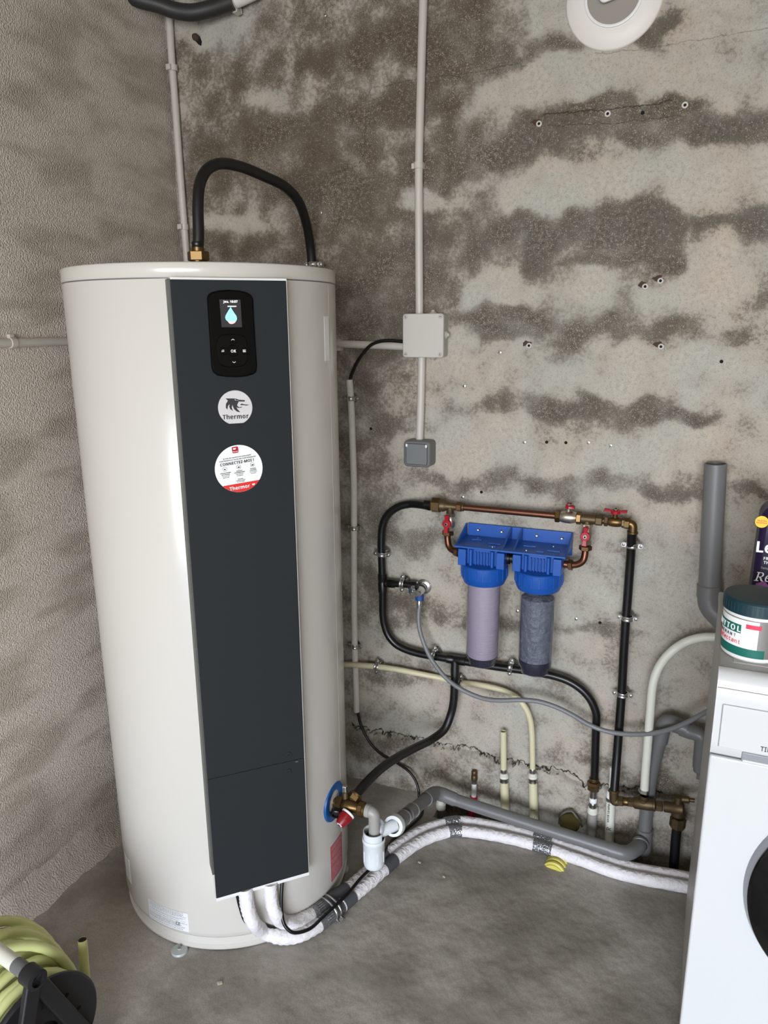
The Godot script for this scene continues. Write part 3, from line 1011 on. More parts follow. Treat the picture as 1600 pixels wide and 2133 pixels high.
	lettering(st, "headline_small", "JE SUIS UN CHAUFFE-EAU INTELLIGENT", put.call(0.0, 0.0238), 0.0032, M.ink)
	lettering(st, "headline_small", "POUR PROFITER DE TOUTES MES FONCTIONNALITES", put.call(0.0, 0.0195), 0.0031, M.ink)
	for e in [[-0.003, 0.0408], [0.0245, -0.0362]]:
		var mini := MB.new()
		var x: float = e[0]
		var y: float = e[1]
		mini.prism(PackedVector2Array([Vector2(x - 0.003, y + 0.0015), Vector2(x + 0.0035, y + 0.0016), Vector2(x + 0.001, y + 0.0002), Vector2(x + 0.002, y - 0.0012), Vector2(x - 0.001, y - 0.0018), Vector2(x - 0.0032, y - 0.001)]), S, 0.0, 0.0008)
		part(st, "small_emblem", mini, M.mark)
	var icons := MB.new()
	for k in 3:
		var x := (k - 1) * 0.0275
		icons.lathe([Vector2(0.0040, 0.0), Vector2(0.0045, 0.0), Vector2(0.0045, 0.0004), Vector2(0.0040, 0.0004)], S * Transform3D(Basis(Vector3(1, 0, 0), Vector3(0, 0, 1), Vector3(0, -1, 0)), Vector3(x, 0.0035, 0)), 20)
		icons.rbox(S * Transform3D(Basis(), Vector3(x + (k - 1) * 0.0003, 0.003, 0.0002)), Vector3(0.003 + k * 0.0007, 0.0025, 0.0005), 0.0002, 1)
	part(st, "icons", icons, M.ink)
	var captions := [["SUIVI DU VOLUME", "EN % RESTANT", "Pour une bonne", "gestion d'eau"], ["MODE DES", "CONSOMMATIONS", "Suivi, historique", "et economies"], ["PILOTAGE", "A DISTANCE", "Pour un confort", "sur mesure"]]
	for k in 3:
		for l in 4:
			lettering(st, "caption", captions[k][l], put.call((k - 1) * 0.0275, -0.0042 - l * 0.0031), 0.0024 if l < 2 else 0.0021, M.ink, l < 2)
	for l in 3:
		lettering(st, "caption", ["Telechargez", "l'application gratuite", "sur votre mobile"][l], put.call(0.0, -0.0205 - l * 0.0028), 0.0021, M.ink)
	# printed labels stuck on the cylinder
	var rl := mat(Color.WHITE, 0.45)
	rl.albedo_texture = ImageTexture.create_from_image(print_image(300, 150, Color(0.86, 0.87, 0.87), Color(0.25, 0.25, 0.27), 5, 3))
	var plate := part(h, "rating_label", curved_patch(-13.5, 9.5, 0.052, 0.104, TANK_R + 0.0006), rl)
	lettering(plate, "certificate_mark", "CE", Transform3D(Basis(Vector3(0, 1, 0), deg_to_rad(4)), TANK + Vector3(sin(0.07), 0, cos(0.07)) * (TANK_R + 0.0008) + Vector3(0, 0.07, 0)), 0.012, M.ink)
	part(h, "side_label", curved_patch(-38, -30, 0.095, 0.165, TANK_R + 0.0006, 6), rl)
	var wl := mat(Color.WHITE, 0.5)
	wl.albedo_texture = ImageTexture.create_from_image(print_image(160, 220, Color(0.64, 0.33, 0.36), Color(0.84, 0.62, 0.63), 9, 4))
	part(h, "warning_label", curved_patch(84, 97, 0.062, 0.165, TANK_R + 0.0006), wl)
	part(h, "pale_strip", curved_patch(91.5, 96.5, 1.358, 1.452, TANK_R + 0.0012, 6), M.white_plastic)
	part(h, "jacket_seam", curved_patch(97.2, 97.7, 0.06, 1.515, TANK_R + 0.0006, 2), M.box_side)
	var dx := Transform3D(Basis(Vector3(0, 0, -1), Vector3(1, 0, 0), Vector3(0, -1, 0)), Vector3(TANK.x + 0.2895, 0.279, 0.508))
	var disc := part(h, "inlet_collar", MB.new().lathe([Vector2(0.026, 0.0), Vector2(0.050, -0.002), Vector2(0.051, 0.001), Vector2(0.049, 0.0052), Vector2(0.032, 0.0065), Vector2(0.028, 0.004), Vector2(0.026, -0.006)], dx, 48, 40), M.blue_disc)
	part(disc, "inlet_hollow", MB.new().lathe([Vector2(0.0, -0.001), Vector2(0.029, 0.001), Vector2(0.0, 0.0046)], dx, 32, 60), M.dark_hole)

	# hot outlet: brass union on the top and the black hose that loops over to the wall
	var o := at_z(414, 546, 0.504)
	o.y = 1.556
	var u := thing("brass_union", "brass union nut where the black hose leaves the heater top", "pipe fitting", o)
	part(u, "nut", MB.new().nut(Transform3D(Basis(), o), 0.025, 0.0, 0.011), M.brass)
	part(u, "collar", MB.new().lathe([Vector2(0.02, 0.011), Vector2(0.0235, 0.012), Vector2(0.0235, 0.014), Vector2(0.019, 0.016), Vector2(0.019, 0.019)], Transform3D(Basis(), o), 28), M.brass)
	part(u, "nut", MB.new().nut(Transform3D(Basis(Vector3(0, 1, 0), 0.4), o), 0.024, 0.018, 0.038), M.brass)
	part(u, "sleeve", MB.new().lathe([Vector2(0.013, 0.037), Vector2(0.014, 0.038), Vector2(0.014, 0.046), Vector2(0.011, 0.047)], Transform3D(Basis(), o), 24), M.brass)
	var hp := PackedVector3Array([o + Vector3(0, 0.043, 0)])
	for e in [[413.5, 490, 0.50], [412.5, 425, 0.49], [416, 385, 0.475], [430, 355, 0.45], [457, 341, 0.41], [500, 347, 0.35], [550, 367, 0.28], [595, 390, 0.20], [622, 420, 0.14], [638, 465, 0.085], [646, 510, 0.05], [650, 552, 0.036], [652, 640, 0.034]]:
		hp.push_back(at_z(e[0], e[1], e[2]))
	var hose := thing("black_hose", "black hose arching from the heater top back to the wall", "hose", o + Vector3(0, 0.043, 0))
	part(hose, "hose", MB.new().tube(smooth(hp, 8), 0.0125, 18), M.black_hose)
	part(hose, "end_band", MB.new().lathe([Vector2(0.0125, 0.01), Vector2(0.0132, 0.011), Vector2(0.0132, 0.016), Vector2(0.0125, 0.017), Vector2(0.0132, 0.02), Vector2(0.0132, 0.024), Vector2(0.0125, 0.025)], Transform3D(Basis(), o + Vector3(0, 0.033, 0)), 24), M.black_fitting)
	clamp_at(653, 551, 0.036, Vector3.UP, 0.0127, "zinc pipe clamp on the black hose loop behind the heater lid")

# ------------------------------------------------------------------ small wall hardware
func clamp_at(px: float, py: float, z: float, dir: Vector3, r: float, label: String, from_wall := 0.0) -> Node3D:
	var place := at_z(px, py, z)
	var xf := along(place, dir, Vector3(0, 0, 1))
	var d := z if from_wall == 0.0 else from_wall
	var t := thing("pipe_clamp", label, "pipe clamp", place, "zinc pipe clamps on the back wall")
	part(t, "band", MB.new().lathe([Vector2(r, -0.0065), Vector2(r + 0.0022, -0.0065), Vector2(r + 0.0034, -0.004), Vector2(r + 0.0022, -0.0015), Vector2(r + 0.0022, 0.0015), Vector2(r + 0.0034, 0.004), Vector2(r + 0.0022, 0.0065), Vector2(r, 0.0065)], xf, 28, 40), M.zinc)
	for s in [-1.0, 1.0]:
		var ear := MB.new()
		var c := Vector3(s * (r + 0.0085), 0, 0)
		var poly := PackedVector2Array([Vector2(-s * 0.009, -0.0062), Vector2(-s * 0.009, 0.0062)])
		for k in 9:
			var a := PI / 2 - PI * k / 8
			poly.push_back(Vector2(s * cos(a) * 0.0065 + s * 0.0005, sin(a) * 0.0065))
		ear.prism(poly, xf * Transform3D(Basis(), c), -0.0022, 0.0026, 0.0006, 50)
		var e := part(t, "ear", ear, M.zinc)
		part(e, "screw", MB.new().lathe([Vector2(0.0, 0.0026), Vector2(0.0040, 0.0026), Vector2(0.0036, 0.0044), Vector2(0.0018, 0.0050), Vector2(0.0016, 0.0040), Vector2(0.0, 0.0040)], xf * Transform3D(Basis(Vector3(1, 0, 0), Vector3(0, 0, 1), Vector3(0, -1, 0)), c + Vector3(s * 0.0008, 0, 0)), 14), M.steel_ring)
	var W := Transform3D(Basis(Vector3(1, 0, 0), Vector3(0, 0, 1), Vector3(0, -1, 0)), Vector3(place.x, place.y, 0))
	if d > r + 0.004:
		part(t, "stud", MB.new().lathe([Vector2(0.0035, 0.0), Vector2(0.0035, d - r)], W, 12), M.zinc)
	part(t, "wall_cup", MB.new().lathe([Vector2(0.0165, 0.0), Vector2(0.0165, 0.0035), Vector2(0.0150, 0.0055), Vector2(0.0140, 0.0045), Vector2(0.0, 0.003)], W, 28, 40), M.zinc)
	return t

func conduit_clip(place: Vector3, dir: Vector3, wall_n: Vector3, r: float, label: String, side := -1.0) -> Node3D:
	var xf := along(place, dir, wall_n)
	var t := thing("conduit_clip", label, "conduit clip", place, "grey plastic conduit clips")
	part(t, "band", MB.new().lathe([Vector2(r, -0.008), Vector2(r + 0.0022, -0.0075), Vector2(r + 0.0022, 0.0075), Vector2(r, 0.008)], xf, 24, 30), M.conduit)
	part(t, "foot", MB.new().rbox(xf * Transform3D(Basis(), Vector3(side * 0.003, 0, -r - 0.0006)), Vector3(r * 2 + 0.008, 0.015, 0.004), 0.001, 1), M.conduit)
	part(t, "lug", MB.new().rbox(xf * Transform3D(Basis(), Vector3(side * (r + 0.005), 0, -r * 0.3)), Vector3(0.008, 0.014, r * 1.2), 0.0015, 1), M.conduit)
	return t

func build_wall_electrics() -> void:
	var z := 0.0125
	# corner conduit
	var pts := line_z([351, -30, 353, 40, 357, 109, 366, 230, 377, 380, 388.6, 531, 397, 640], z)
	solo("conduit", MB.new().tube(smooth(pts, 6), 0.0102, 18), M.conduit, "thin grey conduit running down the corner of the two walls", "conduit")
	conduit_clip(at_z(361, 142, z), Vector3.UP, Vector3(1, 0, 0), 0.0102, "grey conduit clip high up on the corner conduit", -1.0)
	conduit_clip(at_z(384, 473, z), Vector3.UP, Vector3(1, 0, 0), 0.0102, "grey conduit clip on the corner conduit just above the heater", -1.0)
	# left wall conduit
	var lx := 0.012
	var lp := PackedVector3Array([at_x(-70, 717, lx), at_x(0, 715, lx), at_x(67, 713, lx), at_x(140, 711, lx)])
	lp.push_back(Vector3(lx, lp[3].y, 0.03))
	solo("conduit", MB.new().tube(lp, 0.0102, 18), M.conduit, "thin grey conduit running level along the left wall into the heater's back", "conduit")
	conduit_clip(at_x(25, 714, lx), Vector3(0, 0, 1), Vector3(1, 0, 0), 0.0102, "grey conduit clip on the level conduit of the left wall", 1.0)
	# middle conduit down to the junction box, and on to the switch
	solo("conduit", MB.new().tube(smooth(line_z([883.5, -40, 882, 0, 877, 170, 872.8, 344, 873, 500, 874, 660], z), 6), 0.0106, 18), M.conduit, "long grey conduit coming down the middle of the back wall into the square box", "conduit")
	conduit_clip(at_z(872.5, 345, z), Vector3.UP, Vector3(0, 0, 1), 0.0106, "grey conduit clip on the long conduit above the square box", -1.0)
	solo("conduit", MB.new().tube(smooth(line_z([879, 738, 878.5, 755, 877, 830, 874.5, 906, 874, 925], z), 6), 0.0106, 18), M.conduit, "short grey conduit between the square box and the dark switch", "conduit")
	var hl := line_z([560, 711, 640, 713, 702, 716, 770, 718.5, 845, 721.5], z)
	solo("conduit", MB.new().tube(smooth(hl, 5), 0.0106, 18), M.conduit, "grey conduit running level from behind the heater to the square box", "conduit")
	conduit_clip(at_z(706, 716, z), Vector3(1, 0, 0), Vector3(0, 0, 1), 0.0106, "grey conduit clip beside the heater on the level conduit", 1.0)
	# junction box
	var d := 0.045
	var a := at_z(838.6, 653.6, d)
	var b := at_z(923, 745.3, d)
	var c := (a + b) / 2
	var w := absf(b.x - a.x)
	var hgt := absf(b.y - a.y)
	c.z = 0
	var jb := thing("junction_box", "pale grey square junction box on the wall with four corner screws", "junction box", c)
	var J := Transform3D(Basis(), c)
	part(jb, "body", MB.new().prism(rrect(w - 0.003, hgt - 0.003, 0.006), J, 0.001, 0.034, 0.0005), M.box_side)
	var lid := part(jb, "lid", MB.new().prism(rrect(w, hgt, 0.008, 6), J, 0.034, d, 0.002, 50), M.box)
	for sx in [-1.0, 1.0]:
		for sy in [-1.0, 1.0]:
			var p := Vector3(sx * (w / 2 - 0.0085), sy * (hgt / 2 - 0.0085), d)
			var s := part(lid, "lid_screw", MB.new().lathe([Vector2(0, -0.001), Vector2(0.0055, -0.001), Vector2(0.0055, 0.0006), Vector2(0.0048, 0.0012), Vector2(0, 0.0012)], J * Transform3D(Basis(Vector3(1, 0, 0), Vector3(0, 0, 1), Vector3(0, -1, 0)), p), 18), M.box_side)
			s.set_meta("kind", "thing")
	var slots := MB.new()
	for e in [[-1, 1, 0.1], [1, 1, 1.5], [-1, -1, 1.4], [1, -1, 0.05]]:
		slots.rbox(J * Transform3D(Basis(Vector3(0, 0, 1), e[2]), Vector3(e[0] * (w / 2 - 0.0085), e[1] * (hgt / 2 - 0.0085), d + 0.0012)), Vector3(0.0012, 0.006, 0.0006), 0.0002, 1)
	part(lid, "screw_slots", slots, M.ink)
	for e in [[Vector3(w / 2 - 0.002, 0.002, 0.02), Vector3(1, 0, 0)], [Vector3(0.02, hgt / 2 - 0.002, 0.02), Vector3(0, 1, 0)], [Vector3(0.02, -hgt / 2 + 0.002, 0.02), Vector3(0, -1, 0)]]:
		part(jb, "cable_gland", MB.new().lathe([Vector2(0.011, 0.0), Vector2(0.011, 0.003), Vector2(0.007, 0.006), Vector2(0.0045, 0.009), Vector2(0.0045, 0.011), Vector2(0, 0.0115)], J * along(e[0], e[1]), 20, 40), M.box_side)
	# switch
	d = 0.05
	a = at_z(840.4, 917.5, d)
	b = at_z(895.5, 975, d)
	c = (a + b) / 2
	w = absf(b.x - a.x)
	hgt = absf(b.y - a.y)
	c.z = 0
	J = Transform3D(Basis(), c)
	var sw := thing("light_switch", "dark grey surface-mounted wall switch below the square box", "light switch", c)
	part(sw, "body", MB.new().prism(rrect(w, hgt, 0.010, 6), J, 0.001, d - 0.006, 0.001, 50), M.switch_dark)
	part(sw, "frame", MB.new().prism(rrect(w, hgt, 0.011, 6), J, d - 0.006, d, 0.004, 50), M.switch_dark)
	part(sw, "rocker_gap", MB.new().prism(rrect(w - 0.0135, hgt - 0.0125, 0.006, 5), J, d - 0.001, d + 0.0004), M.reel_black)
	part(sw, "rocker", MB.new().prism(rrect(w - 0.016, hgt - 0.015, 0.005, 5), J, d - 0.001, d + 0.0028, 0.0015, 50), M.switch_key)
	for s in [-1.0, 1.0]:
		part(sw, "white_tab", MB.new().prism(rrect(0.005, 0.0085, 0.0022, 4, Vector2(s * (w / 2 - 0.0105), hgt / 2 - 0.0125)), J, d + 0.001, d + 0.0042, 0.0008, 50), M.mark)
	# black cable from the box into the standing sheath
	var cb := line_zz([846, 712, 0.03, 838, 711.5, 0.03, 814, 709.5, 0.031, 790, 711.5, 0.033, 772.5, 719, 0.034, 759, 733, 0.033, 746, 751, 0.03, 737.5, 768, 0.026, 730, 788, 0.019, 729, 803, 0.016])
	solo("power_cable", MB.new().tube(smooth(cb, 8), 0.0046, 12), M.cable, "black cable bending from the square box into the standing grey sheath", "cable")
	var sh := smooth(line_z([727.7, 790.8, 731, 829.7, 734, 906, 737.3, 1010, 737.5, 1100, 737.5, 1210, 739, 1345, 741.5, 1420, 743, 1482], 0.016), 8)
	var st := thing("cable_sheath", "upright beige grey plastic sheath beside the heater with black cable inside", "conduit", sh[0])
	part(st, "sheath", MB.new().tube(sh, 0.0098, 18, false), M.sheath)
	part(st, "inner_wall", MB.new().tube(sh, 0.0086, 16, false), M.sheath)
	var marks := MB.new()
	for k in 26:
		var p := sh[4 + k * 2]
		marks.rbox(Transform3D(Basis(), p + Vector3(0.0045, 0, 0.0088)), Vector3(0.0012, 0.006 + 0.003 * (k % 3), 0.0004), 0.0001, 1)
	part(st, "printed_marks", marks, M.box_side)
	clamp_at(731, 829.7, 0.0165, Vector3.UP, 0.0102, "topmost zinc clamp on the standing grey sheath", 0.0165)
	clamp_at(737.5, 1099.5, 0.0165, Vector3.UP, 0.0102, "middle zinc clamp on the standing grey sheath", 0.0165)
	clamp_at(739, 1345.5, 0.0165, Vector3.UP, 0.0102, "lowest zinc clamp on the standing grey sheath", 0.0165)

# ------------------------------------------------------------------ valves and fittings
func valve(called: String, label: String, place: Vector3, axis: Vector3, stem: Vector3, wing: Vector3, length: float, r: float, body_m: Material, nut_m: Material, stem_len := 0.016, wing_len := 0.0245) -> Node3D:
	var X := along(place, axis, stem)
	var t := thing(called, label, "valve", place)
	var l := length / 2
	part(t, "body", MB.new().lathe([Vector2(r * 0.75, -l), Vector2(r * 0.8, -l * 0.62), Vector2(r * 0.95, -l * 0.5), Vector2(r * 1.06, -l * 0.2), Vector2(r * 1.06, l * 0.2), Vector2(r * 0.95, l * 0.5), Vector2(r * 0.8, l * 0.62), Vector2(r * 0.75, l)], X, 28, 30), body_m)
	part(t, "nut", MB.new().nut(X, r * 1.08, -l, -l * 0.62), nut_m)
	part(t, "nut", MB.new().nut(X * Transform3D(Basis(Vector3.UP, 0.3), Vector3.ZERO), r * 1.08, l * 0.62, l), nut_m)
	var Z := Transform3D(X.basis * Basis(Vector3(1, 0, 0), Vector3(0, 0, 1), Vector3(0, -1, 0)), place)
	part(t, "stem", MB.new().lathe([Vector2(0.0062, r * 0.8), Vector2(0.0062, r + stem_len * 0.45), Vector2(0.0048, r + stem_len * 0.55), Vector2(0.0048, r + stem_len + 0.003), Vector2(0, r + stem_len + 0.003)], Z, 18, 30), body_m)
	var other := stem.normalized().cross(wing.normalized()).normalized()
	var H := Transform3D(Basis(wing.normalized(), other, stem.normalized()), place + stem.normalized() * (r + stem_len - 0.003))
	var hd := MB.new()
	hd.prism(circle(0.0122, 28), H, -0.004, 0.004, 0.0012, 50)
	for s in [-1.0, 1.0]:
		hd.prism(PackedVector2Array([Vector2(s * 0.006, -0.0042), Vector2(s * wing_len * 0.75, -0.0056), Vector2(s * wing_len, -0.0068), Vector2(s * wing_len * 1.04, 0.0), Vector2(s * wing_len, 0.0068), Vector2(s * wing_len * 0.75, 0.0056), Vector2(s * 0.006, 0.0042)]), H * Transform3D(Basis(Vector3(0, 1, 0), -s * 0.12), Vector3.ZERO), -0.0026, 0.0026, 0.001, 50)
	var hand := part(t, "handle", hd, M.red)
	part(hand, "handle_nut", MB.new().nut(Transform3D(Basis(H.basis.x, H.basis.z, -H.basis.y), H.origin), 0.0046, 0.004, 0.0072, 0.0006), M.zinc)
	part(hand, "bolt", MB.new().lathe([Vector2(0.0022, 0.007), Vector2(0.0022, 0.009), Vector2(0, 0.009)], Transform3D(Basis(H.basis.x, H.basis.z, -H.basis.y), H.origin), 10), M.dark_hole)
	return t

func ring_on(mb: MB, xf: Transform3D, h0: float, h1: float, r: float) -> MB:
	return mb.lathe([Vector2(r * 0.7, h0), Vector2(r * 0.94, h0), Vector2(r, h0 + 0.0012), Vector2(r, h1 - 0.0012), Vector2(r * 0.94, h1), Vector2(r * 0.7, h1)], xf, 24, 30)

func build_brass_run() -> void:
	var z := 0.06
	var P := func(x: float, y: float) -> Vector3: return at_z(x, y, z)
	var axis: Vector3 = (P.call(1300, 1089) - P.call(909, 1052)).normalized()
	# left tee
	var t1: Vector3 = P.call(938, 1054)
	var n1: Vector3 = P.call(909, 1052)
	var t := thing("brass_tee", "brass tee with a large union nut where the black pipe meets the copper pipe", "pipe fitting", t1)
	part(t, "union_nut", MB.new().nut(along(n1, axis), 0.0205, -0.013, 0.013, 0.002), M.brass)
	part(t, "body", MB.new().lathe([Vector2(0.017, 0.013), Vector2(0.0165, 0.022), Vector2(0.0135, 0.028), Vector2(0.0105, 0.034), Vector2(0.0105, 0.062)], along(n1, axis), 24, 30), M.old_brass)
	part(t, "branch", MB.new().lathe([Vector2(0.0095, -0.024), Vector2(0.0105, -0.022), Vector2(0.0105, 0.0), Vector2(0.0, 0.002)], along(t1, Vector3.UP), 24, 30), M.old_brass)
	part(t, "nut", MB.new().nut(along(P.call(957, 1055.6), axis), 0.0135, -0.007, 0.007), M.copper_nut)
	ring_part(t, "collar", along(P.call(964.5, 1056.3), axis), -0.003, 0.003, 0.0115, M.old_brass)
	# copper pipe
	solo("copper_pipe", MB.new().tube(PackedVector3Array([P.call(960, 1056), P.call(1162, 1074.6)]), 0.0089, 20), M.copper, "straight copper pipe above the blue filter housings", "pipe")
	# horizontal valves and right tee
	valve("ball_valve", "nickel ball valve at the right end of the copper pipe, red handle end-on", P.call(1184, 1077), axis, Vector3(0.12, 1, 0.05), Vector3(0.25, 0, 1), 0.066, 0.0155, M.nickel, M.brass)
	var t2: Vector3 = P.call(1224, 1081)
	t = thing("brass_tee", "dull brass tee between the two level valves above the right filter", "pipe fitting", t2)
	part(t, "body", MB.new().lathe([Vector2(0.010, -0.021), Vector2(0.0125, -0.020), Vector2(0.0125, 0.020), Vector2(0.010, 0.021)], along(t2, axis), 24, 30), M.old_brass)
	part(t, "branch", MB.new().lathe([Vector2(0.0095, -0.024), Vector2(0.0115, -0.022), Vector2(0.0115, 0.0), Vector2(0.0, 0.002)], along(t2, Vector3.UP), 24, 30), M.old_brass)
	part(t, "nut", MB.new().nut(along(P.call(1248, 1083.5), axis), 0.0145, -0.0085, 0.0085), M.old_brass)
	ring_part(t, "nipple", along(P.call(1259.5, 1084.7), axis), -0.006, 0.006, 0.0092, M.brass)
	valve("ball_valve", "brass ball valve with spread red butterfly handle beside the elbow", P.call(1281, 1087), axis, Vector3(0.02, 1, 0.1), axis, 0.052, 0.0125, M.brass, M.old_brass, 0.018, 0.0275)
	# elbow to the black riser
	var e0: Vector3 = P.call(1299, 1089)
	var e1: Vector3 = P.call(1319, 1091)
	var e2: Vector3 = P.call(1318, 1110)
	t = thing("brass_elbow", "brass elbow turning down into the right black pipe", "pipe fitting", e1)
	part(t, "nut", MB.new().nut(along(P.call(1306, 1090), axis), 0.0145, -0.007, 0.007), M.brass)
	part(t, "bend", MB.new().tube(fillet(PackedVector3Array([e0, e1, e2]), 0.016), 0.0112, 20), M.brass)
	ring_part(t, "collar", along(e2, Vector3.UP), -0.002, 0.004, 0.0135, M.brass)
	# drop valves beside the filter
	var dn := Vector3.DOWN
	valve("ball_valve", "ball valve left of the filters, red handle facing out above a copper bend", P.call(938.3, 1087), dn, Vector3(-0.1, 0, 1), Vector3(0.05, 1, 0), 0.050, 0.0125, M.nickel, M.nickel)
	valve("ball_valve", "ball valve right of the filters, red handle facing out above a copper bend", P.call(1222, 1112), dn, Vector3(0, 0, 1), Vector3(0.05, 1, 0), 0.056, 0.0135, M.nickel, M.nickel)
	for s in 2:
		var q: PackedVector3Array = line_zz([933.5, 1104, 0.06, 932.5, 1122, 0.062, 936, 1139, 0.066, 945, 1147, 0.072, 958, 1149.5, 0.08]) if s == 0 else line_zz([1219.7, 1132, 0.06, 1219, 1152, 0.063, 1214.5, 1168, 0.068, 1203, 1175.5, 0.075, 1186, 1176.5, 0.082, 1174, 1175, 0.085])
		t = thing("copper_bend", "copper bend with brass union nuts feeding the left filter" if s == 0 else "copper bend with brass union nuts leaving the right filter", "pipe", q[0])
		part(t, "pipe", MB.new().tube(smooth(q, 8), 0.0089, 18), M.copper)
		var up := along(at_z(933, 1110, 0.061) if s == 0 else at_z(1219.7, 1141, 0.061), Vector3.UP)
		part(t, "union_nut", MB.new().nut(up, 0.0165, -0.006, 0.006), M.copper_nut)
		var sd := along(at_z(951.5, 1149, 0.077) if s == 0 else at_z(1188.5, 1176.5, 0.081), Vector3(1, -0.12, 0.15) if s == 0 else Vector3(1, 0.03, 0.1))
		part(t, "union_nut", MB.new().nut(sd, 0.0145, -0.006, 0.006), M.copper_nut)
		part(t, "thread", MB.new().lathe([Vector2(0.0098, 0.0), Vector2(0.0098, 0.016)] if s == 0 else [Vector2(0.0098, -0.02), Vector2(0.0098, 0.0)], sd, 20), M.brass)

func ring_part(t: Node3D, called: String, xf: Transform3D, h0: float, h1: float, r: float, m: Material) -> MeshInstance3D:
	return part(t, called, ring_on(MB.new(), xf, h0, h1, r), m)

